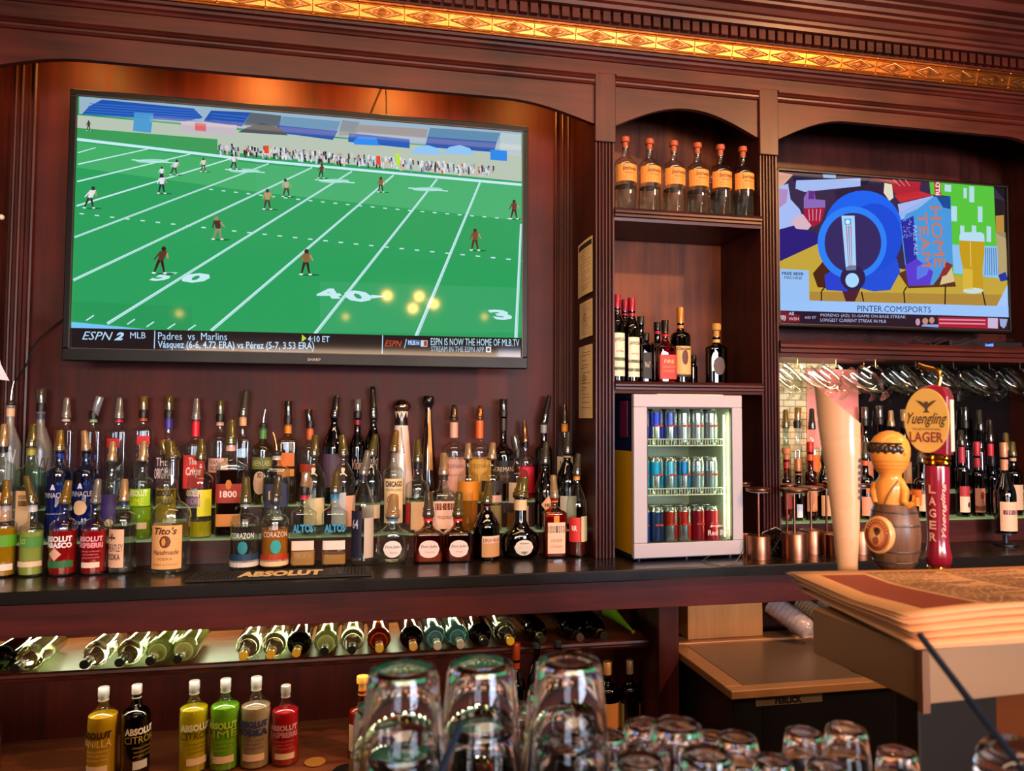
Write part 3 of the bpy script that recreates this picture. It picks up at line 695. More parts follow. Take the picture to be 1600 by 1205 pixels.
# beer glass
pl([(1158, 490), (1310, 492), (1312, 560), (1300, 660), (1305, 795), (1180, 790), (1180, 660), (1160, 560)], 'c49a1c', 8); pl([(1180, 660), (1240, 665), (1240, 790), (1180, 785)], 'd8b43c', 9)
pl([(1160, 455), (1175, 440), (1290, 440), (1310, 455), (1312, 498), (1158, 490)], 'b8dcf4', 9); s.ell(1242, 795, 62, 18, 'c8dcd8', 9, 18)
s.line((1225, 500), (1228, 650), 5, 5, 'e8cc6c', 10)
# advert bars
pl([(65, 662), (245, 672), (248, 905), (68, 905)], '98c0f4', 12)
s.text('FREE BEER', 82, 681, 214, 699, '1c2c58', 13, .02, 0, 4); s.text('MACHINE', 95, 706, 203, 724, '1c2c58', 13, .02, 0, 4)
pl([(68, 850), (1462, 890), (1464, 958), (68, 915)], '9cc4fa', 12); pl([(248, 855), (1380, 890), (1380, 900), (248, 900)], '9cc4fa', 13)
s.text('PINTER.COM/SPORTS', 538, 885, 985, 921, '1c2c5c', 14, .02, 0, 8)
pl([(66, 915), (1464, 957), (1460, 1034), (68, 1000)], '2c1828', 13)
pl([(68, 920), (110, 922), (190, 945), (190, 985), (70, 985)], '7a1c28', 14); s.text('(0)', 66, 945, 104, 980, 'e4dcec', 15, .02, .2)
s.text('AZ', 122, 925, 155, 943, 'c8c8e8', 15, .03); s.text('WSH', 122, 957, 182, 975, 'e0c8dc', 15, .03)
s.text('4:05 ET', 218, 950, 288, 966, 'a8a4cc', 15, .02)
s.text('MORENO (AZ): 21-GAME ON-BASE STREAK', 315, 934, 832, 957, 'b4bce8', 15, .03, 0, 12)
s.text('LONGEST CURRENT STREAK IN MLB', 314, 963, 712, 982, 'b4bce8', 15, .03, 0, 9)
s.ell(905, 985, 14, 22, 'c890b0', 15, 12); s.ell(950, 980, 18, 20, 'c08878', 15, 12); s.ell(990, 975, 16, 20, 'c08878', 15, 12); pl([(935, 1000), (1030, 1000), (1030, 1018), (925, 1012)], '8ca0e0', 16)
pl([(1025, 955), (1395, 962), (1395, 1028), (1030, 1016)], 'b01c30', 14)
for k, y in enumerate((970, 992)): s.line((1035, y), (1315, y+6), 9, 9, 'd88ca8', 15)
pl([(1330, 960), (1390, 962), (1390, 1025), (1330, 1022)], 'c8b8dc', 15); pl([(1400, 965), (1450, 968), (1440, 1010), (1425, 1025), (1405, 1008)], '98a8d8', 15)
so = s.mb.build('screen', s.mats); so.parent = tv2; so.location = (-cx2, -Y2-.0012, -z0)
# small amber light, cable box below the television
p0, p1 = onY(1482, 527, .10), onY(1600, 541, .10)
cb = MB().box(p0.x, p0.x+.36, .09, .28, 1.8586, 1.890).build('cable_box', M('17171c', .35), None, .003)
tag(cb, 'flat black cable box on the shelf below the smaller television', 'cable box')
MB().box(p0.x+.17, p0.x+.21, .0885, .09, 1.866, 1.882).build('display', M('050510', .2, emit='3a70ff', es=1.5), cb)
for k in range(5):
    rr = random.Random(k); x = 1.72+k*.16
    cable('cable', [(x+i*.045, .055+.02*math.sin(i*1.1+k), 1.862+.035*abs(math.sin(i*.8+k*.7))) for i in range(8)], .0022, M('1c1c24', .4),
        ['grey', 'dark', 'black', 'looped', 'slack'][k]+' thin cable tangled on the shelf under the smaller television, '+['first', 'second', 'third', 'fourth', 'fifth'][k]+' from the left')

# ================================================================== BOTTLES
CLEAR = thin_glass('f2f7f4')
def glassmat(c, frost=0, rough=0.0): return thin_glass(c, 1, rough, 'tinted_glass', frost)
def liquid(c, trans=.28): return M(c, .02, trans=trans, ior=1.34, name='liquid')
WATER = M('fbfdf4', .0, trans=.985, ior=1.12, name='clear_spirit')
CAPC = {'olive': '857430', 'grey': 'a89f94', 'tan': 'd8b482', 'dark': '3a352c', 'gold': 'b08a30', 'black': '14120f', 'copper': 'b8754a', 'chrome': 'c8ccd0', 'smoke': '6e6450'}

def superp(r, ang, n, dy):
    x = math.sin(ang)                           # ang 0 faces the front (-y)
    return r*x, math.copysign(r*dy*(max(0, 1-abs(x)**n))**(1/n), -math.cos(ang))

def bottle(X, Yc, Z0, R, Hs, Hn, Ht, kind='round', glass='clear', liq=None, level=.9, band=None, cap=('hood', 'olive', 0), labels=(), texts=(),
           nr=.32, name='liquor_bottle', label='', group=None, rz=0, parent=None, root=True, cat='bottle', text_lift=.0012, taper=1.0):
    """Hs height where the straight body ends, Hn top of the neck, Ht overall top. labels: (f0,f1,half angle,centre angle,colour)"""
    n, dy = {'round': (2, 1), 'slope': (2, 1), 'square': (5, .85), 'flat': (4, .6), 'oval': (2.4, .62), 'squat': (2, .62), 'soft': (2, 1), 'jug': (2, .5)}[kind]
    rn = max(.0125, R*nr)
    up = Hn-Hs
    if kind in ('round', 'soft'): sh = [(1.0, 0, n), (.985, .16, 2), (.92, .34, 2), (.80, .48, 2), (.62, .60, 2), (.45, .68, 2)]; hs = min(up*.62, R*1.15)
    elif kind == 'slope': sh = [(1, 0, n), (.97, .15, 2), (.88, .32, 2), (.74, .50, 2), (.58, .70, 2), (.47, .88, 2)]; hs = min(up*.7, R*2.2)
    elif kind in ('square', 'flat', 'oval'): sh = [(1, 0, n), (.97, .18, n), (.86, .34, n), (.66, .5, 3), (.50, .62, 2), (.42, .8, 2)]; hs = min(up*.5, R*.85)
    elif kind == 'squat': sh = [(.93, .1, 2), (.8, .26, 2), (.62, .42, 2), (.46, .6, 2)]; hs = min(up*.6, R*.8)
    else: sh = [(.9, .2, 2), (.7, .45, 2), (.5, .7, 2)]; hs = up*.6
    def sect(r, z, e, inset=0):
        f = 1 if e == n else (dy+1)/2 if e > 2 else None
        d = dy if e == n and z <= Hs+1e-6 else (dy + (1-dy)*min(1, max(0, (z-Hs)/max(hs, 1e-4))))
        return (max(r-inset, .002), z, e, d)
    body = []
    if kind == 'squat': bp_ = [(.70, .0), (.80, .03), (.93, .20), (1.0, .45), (1.0, .70), (.985, .9)]
    elif kind == 'jug': bp_ = [(.45, .0), (.7, .04), (.9, .18), (1.0, .45), (1.0, .6), (.92, .85)]
    elif taper != 1: bp_ = [(taper*.94, 0), (taper, .02), ((1+taper)/2, .5), (1.0, .98)]
    else: bp_ = [(.93, 0), (.985, .012), (1.0, .035), (1.0, .5), (1.0, .98)]
    for r, f in bp_: body.append((r*R, f*Hs, n))
    top = [(max(r*R, rn), Hs+f*hs, e) for r, f, e in sh]
    neck = [(rn, Hs+hs, 2), (rn*.96, Hn-.012, 2), (rn*1.08, Hn-.010, 2), (rn*1.08, Hn, 2)]
    outer = [sect(*p) for p in body+top+neck]
    t = empty(name, (X, Yc, Z0+.0006), label, cat, group, rz)
    gm = CLEAR if glass == 'clear' else glassmat(glass) if isinstance(glass, str) else glass
    seg = 24
    MB().lathe(outer, seg, cap1=False).build('glass', gm, t)
    if liq is not None:
        lm = WATER if liq == 'water' else liquid(liq) if isinstance(liq, str) else liq
        L = []
        zt = Hs*level if level <= 1 else Hs+(level-1)*hs
        for p in body+top:
            if p[1] >= zt: break
            L.append(sect(p[0], max(p[1], .006), p[2], .0035))
        if L:
            last = L[-1]; L.append((last[0]*.999, zt, last[2], last[3]))
            MB().lathe(L, seg).build('liquid', lm, t)
    def rad(z):   # radius of the outside at height z
        P_ = outer
        for a, b in zip(P_[:-1], P_[1:]):
            if a[1] <= z <= b[1] and b[1] > a[1]:
                q = (z-a[1])/(b[1]-a[1]); return a[0]+(b[0]-a[0])*q, a[2] if q < .5 else b[2], a[3]+(b[3]-a[3])*q
        return P_[-1][0], 2, 1
    def surf(ang, z, lift):
        r, e, d = rad(z); x, y = superp(r+lift, ang, e, d); return (x, y, z)
    if band:
        bands = band if isinstance(band, list) else [(band, .45, .95)]
        for col, f0, f1 in bands:
            za, zb = Hs+hs+(Hn-Hs-hs)*f0, Hs+hs+(Hn-Hs-hs)*f1
            MB().lathe([(rn*1.06, za), (rn*1.06, zb)], 16, cap0=False, cap1=False).build('neck_band', M(col, .4), t)
    lab = t
    for lb in labels:
        f0, f1, ha, ca, col = lb[:5]; m = MB(); k = 10; ha *= PI/180; ca *= PI/180
        for i in range(k):
            a0 = ca-ha+2*ha*i/k; a1 = ca-ha+2*ha*(i+1)/k
            rows = 3
            for j in range(rows):
                g0 = f0+(f1-f0)*j/rows; g1 = f0+(f1-f0)*(j+1)/rows
                if len(lb) > 5 and lb[5] == 'ell':
                    e0 = math.sqrt(max(0, 1-((a0-ca)/ha)**2)); e1 = math.sqrt(max(0, 1-((a1-ca)/ha)**2)); mid = (f0+f1)/2; hh = (f1-f0)/2
                    w0, w1 = -1+2*j/rows, -1+2*(j+1)/rows
                    q = [(a0, mid+hh*w0*e0), (a1, mid+hh*w0*e1), (a1, mid+hh*w1*e1), (a0, mid+hh*w1*e0)]
                elif len(lb) > 5 and lb[5] == 'dia':
                    e0 = 1-abs((a0-ca)/ha); e1 = 1-abs((a1-ca)/ha); mid = (f0+f1)/2; hh = (f1-f0)/2
                    w0, w1 = -1+2*j/rows, -1+2*(j+1)/rows
                    q = [(a0, mid+hh*w0*e0), (a1, mid+hh*w0*e1), (a1, mid+hh*w1*e1), (a0, mid+hh*w1*e0)]
                else: q = [(a0, g0), (a1, g0), (a1, g1), (a0, g1)]
                m.add([surf(a, g*Hs, .0008) for a, g in q], [(0, 1, 2, 3)], 0, True)
        lab = m.build('label', M(col, .55), t)
    if texts:
        m = MB(); cols = []
        for tx in texts:
            s_, f0, f1, ha, ca, col = tx[:6]; bo = tx[6] if len(tx) > 6 else .02; shv = tx[7] if len(tx) > 7 else 0
            if col not in cols: cols.append(col)
            ha *= PI/180; ca *= PI/180
            put_text(m, s_, lambda u, v: surf(ca-ha+2*ha*u, (f0+(f1-f0)*v)*Hs, text_lift+.0006), cols.index(col), bo, shv)
        m.build('lettering', [M(c, .5) for c in cols], lab)
    # closure
    ck, cc, tilt = cap
    cm = CAPC.get(cc, cc); T = Matrix.Translation((0, 0, Hn)) @ Matrix.Rotation(math.radians(tilt), 4, 'Y')
    h = Ht-Hn
    if ck == 'hood':      # pourer with a translucent dust cap
        MB().lathe([(rn*1.25, -.004), (rn*1.3, .004), (rn*1.15, .008)], 16, (0, 0, Hn)).build('pourer_collar', M('1a1712', .4), t)
        mt = thin_glass(cm, 1, .12, 'dust_cap', .34)
        MB().lathe([(rn*1.30, .000), (rn*1.34, h*.10), (rn*1.16, h*.20), (rn*1.22, h*.24), (rn*1.22, h*.30), (rn*1.05, h*.36), (rn*.86, h*.88), (rn*.74, h*.97), (rn*.4, h)], 18, mat=T, cap0=False).build('dust_cap', mt, t)
        MB().tube([T @ Vector((0, 0, 0)), T @ Vector((0, 0, h*.45)), T @ Vector((.002, 0, h*.85))], [rn*.5, rn*.32, rn*.26], 8).build('spout', M('b8b0a0', .25, 1), t)
    elif ck == 'cup':     # straight-sided cup shaped cover open towards the top
        MB().lathe([(rn*1.15, -.004), (rn*1.25, h*.2), (rn*1.05, h*.35)], 16, (0, 0, Hn)).build('pourer_collar', M('1a1712', .4), t)
        MB().lathe([(rn*1.0, h*.15), (rn*1.05, h*.4), (rn*1.15, h*.97), (rn*1.1, h), (rn*.9, h*.99)], 16, mat=T).build('dust_cap', thin_glass(cm, 1, .10, 'dust_cap', .30), t)
    elif ck == 'spout':
        MB().lathe([(rn*1.0, 0), (rn*1.15, .003), (rn*1.1, .012), (rn*.6, .018)], 14, (0, 0, Hn)).build('pourer_collar', M('2a2420', .4), t)
        sx = math.tan(math.radians(tilt))
        MB().tube([(0, 0, Hn+.01), (sx*h*.1, 0, Hn+h*.4), (sx*h*.5, 0, Hn+h*.75), (sx*h, 0, Ht)], [rn*.45, rn*.38, rn*.28, rn*.2], 10).build('spout', M(cm, .2, 1), t)
    elif ck == 'cone':    # solid tapered metal pourer
        MB().lathe([(rn*1.15, 0), (rn*1.2, h*.12), (rn*.95, h*.2), (rn*.85, h*.55), (rn*.5, h*.97), (rn*.35, h)], 14, mat=T).build('pourer', M(cm, .25, .9), t)
    elif ck == 'screw':
        MB().lathe([(rn*1.08, 0), (rn*1.12, h*.06), (rn*1.12, h*.94), (rn*1.02, h)], 18, (0, 0, Hn-.002)).build('cap', M(cm, .35, .3), t)
    elif ck == 'cork':
        MB().lathe([(rn*.9, -.004), (rn*.9, h*.45), (rn*1.35, h*.5), (rn*1.4, h*.75), (rn*1.3, h*.97), (rn*1.0, h)], 18, (0, 0, Hn)).build('cork', M(cm, .6), t)
    return t

def px_bottle(cx, wpx, ycap, yneck, ysh, Yc, Z0, rz=None, **k):
    """sizes read from the photograph at the bottle's real distance Yc"""
    Yf = Yc-.0
    a, b = onY(cx-wpx/2, ysh, Yf), onY(cx+wpx/2, ysh, Yf)
    X = onY(cx, ysh, Yf).x
    th = math.atan2(X-CAM.x, Yf-CAM.y)
    R = (b.x-a.x)/2*math.cos(th)
    if Yc > .2: Yc = min(Yc, (.314 if -1.13 < X < .74 else .298)-R*(1 if k.get('kind') not in ('flat', 'oval') else .7))
    zs = onY(cx, ysh, Yf).z-Z0; zn = onY(cx, yneck, Yf).z-Z0; zt = onY(cx, ycap, Yf).z-Z0
    return bottle(X, Yc, Z0, R, zs, zn, zt, rz=(rz or 0), **k)

def AB(l1, l2, col, col2=None, off=0):      # two-line clear printed vodka label with script lines and a paper strip
    c2 = col2 or col
    return dict(texts=((l1, .74, .86, 62, off, col, .05), (l2, .60, .72, 62, off, c2, .05), ('Country of Sweden', .50, .545, 40, off+10, c2, 0, .4), ('superb vodka from', .43, .475, 34, off+8, c2, 0, .4), ('grain grown in fields', .36, .405, 38, off+10, c2, 0, .4)),
                labels=((.16, .28, 42, off+8, 'f0d8c0'),))
Z0P = .0006
G1, G2, G3 = 'front row of liquor bottles on the worktop', 'middle row of liquor bottles on the lower step', 'back row of liquor bottles on the upper step'
Z1, Z2, Z3 = ZC, 1.131, 1.232
YA, YBm, YC = .070, .184, .284
F = [
 (8, 48, 750, 788, 824, .040, 'round', 'clear', 'c89010', 1, 'b8b4c0', ('hood', 'gold', 0), dict(labels=((.62, .86, 80, 20, '5aa020'), (.14, .27, 50, 15, 'f0dcd0')),), 'yellow bottle with a green label at the far left of the front row'),
 (50, 50, 742, 787, 830, .040, 'round', 'clear', 'b8c860', 1, 'c8c8cc', ('hood', 'olive', -14), dict(labels=((.66, .90, 55, 25, '4a8a3a'), (.22, .34, 75, 0, 'e8c8a8')), texts=(('JUICE', .70, .86, 14, -20, 'a8c050'),)), 'pale green bottle with leaning olive dust cap, second from the left in the front row'),
 (100, 49, 750, 786, 826, .040, 'round', 'clear', 'b01818', .97, None, ('hood', 'gold', 8), dict(labels=((.33, .62, 28, -16, 'e8b098', 'dia'), (.18, .33, 60, 0, '2c7040')), texts=(('ABSOLUT', .74, .87, 62, -10, 'f4e8ec', .05), ('TABASCO', .61, .73, 62, -10, 'f4e8ec', .05))), 'red bottle with white printed letters, pink diamond and green strip on the worktop'),
 (148, 48, 748, 786, 826, .042, 'round', 'clear', 'b8101c', .97, None, ('hood', 'grey', 5), AB('ABSOLUT', 'RASPBERRI', 'f4a8b8', 'e89098', -8), 'raspberry red bottle with pink printed letters on the worktop'),
 (193, 46, 748, 783, 812, .045, 'soft', 'clear', 'water', .9, '1c3c78', ('hood', 'tan', 0), dict(labels=((.12, .84, 48, -28, 'e8b898'),), texts=(('WHEATLEY', .42, .56, 44, -28, '30241c', .02), ('VODKA', .26, .38, 34, -28, '30241c', .02), ('~V~', .62, .76, 18, -34, '2a2018', .06))), 'clear vodka bottle with a peach label and dark bird in front row'),
 (268, 62, 688, 716, 806, .040, 'soft', 'clear', 'water', .9, None, ('hood', 'olive', -14), dict(labels=((.08, .86, 50, -4, 'f0b070'), (.46, .68, 17, -4, '6a3418', 'ell'), (.50, .64, 6, -8, 'e8a040', 'ell')), texts=(("Tito's", .70, .83, 34, -4, '5a2c14', .03, .25), ('Handmade', .34, .43, 40, -4, '5a2c14', .01, .3), ('VODKA', .24, .29, 22, -4, '7a4824', 0), ('distilled and bottled', .15, .18, 38, -4, '8a5834', 0))), 'large clear vodka bottle with a tan label and round brown emblem'),
 (383, 46, 745, 786, 816, .045, 'soft', 'clear', 'water', .92, 'b8c0cc', ('hood', 'olive', 0), dict(labels=((.16, .34, 85, 0, '1c3c58'), (.06, .20, 85, 0, 'd8d0cc'), (.34, .62, 20, 0, '1c8090', 'ell')), texts=(('CORAZON', .68, .80, 48, -4, 'e8e8e8', .03),)), 'clear tequila bottle with a teal sunburst and dark blue strip on the worktop'),
 (430, 45, 742, 785, 816, .047, 'soft', 'clear', 'c8741c', .86, None, ('hood', 'smoke', 6), dict(labels=((.16, .30, 85, 0, 'b03018'), (.06, .20, 85, 0, 'e8c8a0'), (.34, .64, 22, 10, '28a0a0', 'ell')), texts=(('CORAZON', .70, .82, 50, 8, 'f0e0d0', .04),)), 'amber tequila bottle with a teal sunburst above an orange strip'),
 (475, 40, 738, 772, 803, .055, 'square', 'clear', 'd8a060', .30, 'c82838', ('cup', 'tan', 4), dict(labels=((.32, .50, 58, 0, 'f0d0c0'),), texts=(('ALTOS', .66, .82, 48, 0, '2890c0', .04),)), 'square tequila bottle with blue letters and a red neck band'),
 (523, 40, 735, 770, 803, .055, 'square', 'clear', 'd8a060', .22, '2888c8', ('hood', 'olive', 4), dict(labels=((.32, .50, 58, 0, 'e8d8d0'),), texts=(('ALTOS', .66, .82, 48, 4, '2890c0', .04),)), 'square tequila bottle with blue letters and a blue neck band'),
 (567, 37, 703, 742, 790, .050, 'slope', 'clear', 'water', .3, '2a2438', ('hood', 'grey', 10), dict(labels=((.12, .92, 38, -42, '1c1c34'), (.12, .80, 34, 42, 'c8b8b0')), texts=(('64', .62, .78, 18, -40, 'c8c8d8', .02),)), 'slim clear bottle with a navy label printed 64 in the front row'),
 (613, 58, 772, 808, 834, .055, 'squat', 'clear', 'water', .9, '3a88c0', ('hood', 'tan', 3), dict(labels=((.22, .80, 32, 0, 'f4e4e4', 'ell'), ), texts=(('Don Julio', .52, .64, 24, 0, '3a2c30', .01, .2), ('Blanco', .36, .44, 12, 4, '7a98c8', .0))), 'round clear tequila bottle with a white oval label and blue neck band'),
 (669, 47, 768, 806, 835, .055, 'square', 'e0a060', 'a0601c', .35, 'd83a38', ('hood', 'smoke', 0), dict(labels=((.20, .84, 44, 0, 'f4d8d8', 'ell'),), texts=(('Don Julio', .54, .67, 32, 0, '3a2c30', .01, .2), ('Reposado', .36, .45, 18, 4, 'c87848', 0))), 'dark square-shouldered tequila bottle with a pale oval label beside the round clear one'),
 (715, 44, 768, 806, 835, .052, 'square', 'c08048', '8a4a18', .4, 'd83a38', ('hood', 'olive', 3), dict(labels=((.20, .84, 44, 0, 'f4d8d8', 'ell'),), texts=(('Don Julio', .54, .67, 32, 0, '3a2c30', .01, .2), ('Anejo', .36, .45, 14, 2, 'b04830', 0))), 'brown square-shouldered tequila bottle with pale oval label, right one of the pair'),
 (760, 42, 752, 786, 822, .075, 'slope', '2a1410', None, .9, 'a01c30', ('hood', 'olive', 8), dict(labels=((.10, .68, 46, 18, 'c89868'), (.52, .74, 44, 18, 'e8d0c0')), texts=(('DRAMBUIE', .56, .66, 40, 18, 'a03028', .04),)), 'dark liqueur bottle with a tan label and crimson neck collar'),
 (813, 60, 744, 776, 838, .075, 'squat', '30160c', None, .9, 'e8c898', ('hood', 'olive', 10), dict(labels=((.16, .90, 30, 5, 'e0d4cc', 'ell'),), texts=(('VODKA', .70, .76, 14, 5, '3a3434', .03), ('imported liqueur', .58, .61, 18, 5, '6a6464', 0), ('product of france', .50, .53, 18, 5, '6a4444', .02), ('||||||||', .26, .36, 9, 5, '2a2a2a', .02))), 'wide dark round bottle with a cream neck and white barcode label'),
 (866, 38, 742, 778, 803, .072, 'square', 'd07028', 'a8500c', .95, 'f07018', ('hood', 'tan', -3), dict(labels=((.10, .82, 50, 0, 'f0c0a0'), (.58, .74, 54, 6, '5a3830'), (.82, .98, 14, 0, 'f08018')), texts=(('COINTREAU', .61, .70, 44, 6, 'c8a088', .02), ('LIQUEUR', .36, .44, 28, 0, 'a86048', 0), ("L'unique", .22, .31, 28, 0, 'a86048', 0, .4))), 'square orange liqueur bottle with a peach label and orange ribbon'),
 (901, 34, 708, 742, 790, .072, 'slope', 'clear', '5a1810', .3, 'e89028', ('hood', 'smoke', 5), dict(labels=((.30, .78, 34, -28, 'd02c28'), (.30, .80, 30, 40, 'c8b888')), texts=(('RR', .52, .62, 14, -28, 'f0d8c8', .04),)), 'clear bottle with a red label at the right end of the front row'),
]
for (cx, wp, yc, yn, ys, yy, kind, gl, lq, lv, bd_, cp, ex, lb) in capw(F):
    px_bottle(cx, wp, yc, yn, ys, yy, Z1, kind=kind, glass=gl, liq=lq, level=lv, band=bd_, cap=cp, label=lb, group=G1, **ex)

Mm = [
 (4, 50, 662, 698, 735, 'round', 'clear', 'water', .8, '1c1614', ('hood', 'tan', 0), dict(labels=((.3, .7, 50, 25, 'd8a890'),)), 'clear bottle with a cream dust cap cut by the left edge of the middle row'),
 (48, 52, 662, 698, 738, 'square', 'd8ecdc', 'water', .8, 'a89838', ('hood', 'olive', 3), dict(labels=((.12, .74, 36, -12, 'e0b888'), (.52, .60, 20, -12, '6a5030')), texts=(('VODKA', .62, .68, 20, -12, '5a4028', .02),)), 'wide clear bottle with a tan paper label under an olive cap in the middle row'),
 (92, 40, 672, 704, 742, 'round', '78a8e0', '2c5ca8', .85, '142a6a', ('hood', 'gold', 0), dict(texts=(('PINNACLE', .66, .74, 54, -6, 'd8dcec', .03), ('^', .78, .86, 12, -6, 'e8e8f0', .08), ('imported vodka', .40, .44, 40, 0, 'a8b8d8', 0))), 'blue vodka bottle with white letters and a gold dust cap, left one of two'),
 (134, 40, 672, 704, 742, 'round', '6898d8', '28549c', .85, '14100c', ('hood', 'tan', -8), dict(labels=((.40, .62, 34, -6, 'e8c090', 'ell'),), texts=(('PINNACLE', .68, .76, 54, -6, 'd8dcec', .03), ('^', .80, .88, 12, -6, 'e8e8f0', .08), ('Caramel', .26, .33, 34, -6, 'c8d0e8', 0, .3))), 'blue vodka bottle with a cream oval badge and tan cap, right one of two'),
 (174, 34, 689, 720, 760, 'round', 'clear', 'water', .7, None, ('hood', 'tan', 0), dict(labels=((.36, .86, 46, 0, '3a2a68'), (.26, .40, 24, 8, 'd8c8a0', 'ell'))), 'clear bottle with a deep purple label behind the red pair'),
 (222, 44, 688, 720, 758, 'round', 'clear', '98c828', .60, None, ('hood', 'tan', 2), dict(labels=((.62, .94, 62, -4, '9ad010'), (.20, .32, 42, 0, 'e8d8b8')), texts=(('ABSOLUT', .80, .92, 52, -10, 'f0f4b0', .05), ('LIME', .65, .77, 34, -10, 'f0f430', .05))), 'lime green topped bottle with yellow printed letters in the middle row'),
 (260, 42, 687, 718, 758, 'round', 'clear', 'c8a818', .94, None, ('cup', 'gold', -14), dict(texts=(('ABSOLUT', .80, .92, 56, 0, '2a1c10', .05), ('VANILLA', .65, .77, 56, 0, '2a1c10', .05)), labels=((.20, .32, 42, 4, 'd8c8a0'),)), 'yellow bottle with black printed letters behind the large tan-labelled one'),
 (313, 42, 686, 718, 754, 'round', 'clear', 'd0c020', .3, None, ('hood', 'olive', 0), dict(labels=((.40, .88, 34, 34, 'd8d020'), (.58, .80, 34, -20, '6a5880')), texts=(('ABSOLUT', .76, .88, 44, -24, 'e8c8a8', .05), ('MANDRIN', .62, .73, 44, -24, 'c8a8a0', .05))), 'bottle with yellow and violet prints standing left of the black square one'),
 (360, 46, 655, 694, 732, 'flat', 'clear', '1c0c08', .98, 'e8a898', ('hood', 'olive', 0), dict(labels=((.50, .78, 60, 0, '9c2c20'), (.70, .84, 12, 0, 'c87828', 'ell'), (.16, .34, 56, 0, 'd08840')), texts=(('1800', .58, .68, 34, 0, 'f4d8d0', .03),)), 'flat dark tequila bottle with a brick red label printed 1800'),
 (432, 42, 676, 712, 736, 'flat', 'clear', 'water', .9, 'd8ccc0', ('spout', 'copper', -10), dict(labels=((.45, .80, 58, 6, '242a50'),), texts=(('18', .56, .70, 18, -10, 'd8c890', .03),)), 'clear flat bottle with a navy label and a bare metal spout'),
 (490, 40, 679, 712, 752, 'slope', 'clear', 'water', .6, None, ('hood', 'olive', 3), dict(labels=((.20, .70, 50, 10, 'd8c898'),)), 'clear bottle with a cream label and olive cap between the square pair'),
 (536, 40, 679, 712, 752, 'slope', 'clear', 'water', .5, None, ('hood', 'olive', -5), dict(labels=((.16, .74, 30, 45, 'e8b098'), (.2, .8, 36, -20, 'c8ccd4'))), 'clear bottle with a pink edge label behind the right square bottle'),
 (580, 38, 678, 712, 752, 'slope', 'clear', 'water', .5, None, ('hood', 'olive', 10), dict(labels=((.60, .74, 60, 0, '202030'), (.30, .56, 50, 0, 'c8b8a8'))), 'clear bottle with a dark strip label behind the slim bottle printed 64'),
 (615, 35, 672, 706, 742, 'round', 'clear', 'water', .8, None, ('hood', 'gold', 6), dict(labels=((.18, .94, 60, 0, 'ecd0a0'), (.40, .58, 10, 14, '20180c')), texts=(('CHICAGO', .80, .90, 48, 0, '2a2014', .04), ('DISTILLING', .73, .77, 44, 0, '5a4830', 0), ('GIN', .52, .64, 20, -16, '8a4a28', .02))), 'clear bottle with a tall cream label standing before the white ceramic one'),
 (652, 38, 686, 722, 764, 'soft', 'clear', 'water', .8, '1a1614', ('hood', 'olive', 0), dict(labels=((.08, .72, 34, 0, 'd8b890'), (.20, .70, 20, -58, 'a8282c'), (.20, .70, 20, 58, 'a8282c'))), 'clear bottle with cream and red striped label and black collar'),
 (693, 40, 707, 742, 774, 'square', 'clear', 'water', .7, '3a3024', ('hood', 'tan', 0), dict(labels=((.10, .86, 64, 0, 'e8c8b8'), (.62, .80, 50, 4, '20181c')), texts=(('ESPOLON', .64, .78, 46, 4, 'e87038', .04), ('TEQUILA', .36, .46, 34, 0, 'b04830', .02))), 'squat clear tequila bottle with black and orange lettering on cream'),
 (731, 34, 692, 717, 749, 'round', 'clear', 'c87820', .75, None, ('hood', 'tan', 0), dict(labels=((.60, .97, 66, 0, 'd88820'),)), 'round bottle with an orange label and tan cap in the middle row'),
 (768, 36, 691, 717, 749, 'round', 'clear', 'd8b070', .5, None, ('hood', 'tan', 4), dict(labels=((.76, .98, 66, 0, '2a2224'), (.56, .70, 50, 0, 'd8a890'))), 'bottle with a charcoal label and tan cap beside the orange one'),
 (808, 36, 680, 714, 745, 'round', 'clear', 'a8642c', .30, None, ('cup', 'smoke', -8), dict(labels=((.52, .90, 50, -6, 'e8d0b0'), (.05, .45, 30, 40, 'e8c8a8')), texts=(('1792', .62, .74, 24, 6, '4a3a2c', .01),)), 'bottle with a slanting cream label printed 1792 under a smoky cup'),
 (851, 34, 690, 724, 768, 'slope', '141012', None, .9, '101012', ('hood', 'smoke', 4), dict(labels=((.42, .92, 40, 8, 'e8bc98', 'dia'),), texts=(('HE', .62, .70, 14, 2, '3a2c24', .03),)), 'black bottle with a peach diamond label left of the green one'),
 (886, 36, 674, 708, 752, 'slope', '14702c', '0c4c1c', .8, 'e8b078', ('hood', 'smoke', 3), dict(labels=((.12, .70, 46, -6, 'd8c8a8'),)), 'green glass bottle with a pale label near the right post'),
]
for (cx, wp, yc, yn, ys, kind, gl, lq, lv, bd_, cp, ex, lb) in capw(Mm):
    px_bottle(cx, wp, yc, yn, ys, YBm, Z2, kind=kind, glass=gl, liq=lq, level=lv, band=bd_, cap=cp, label=lb, group=G2, **ex)
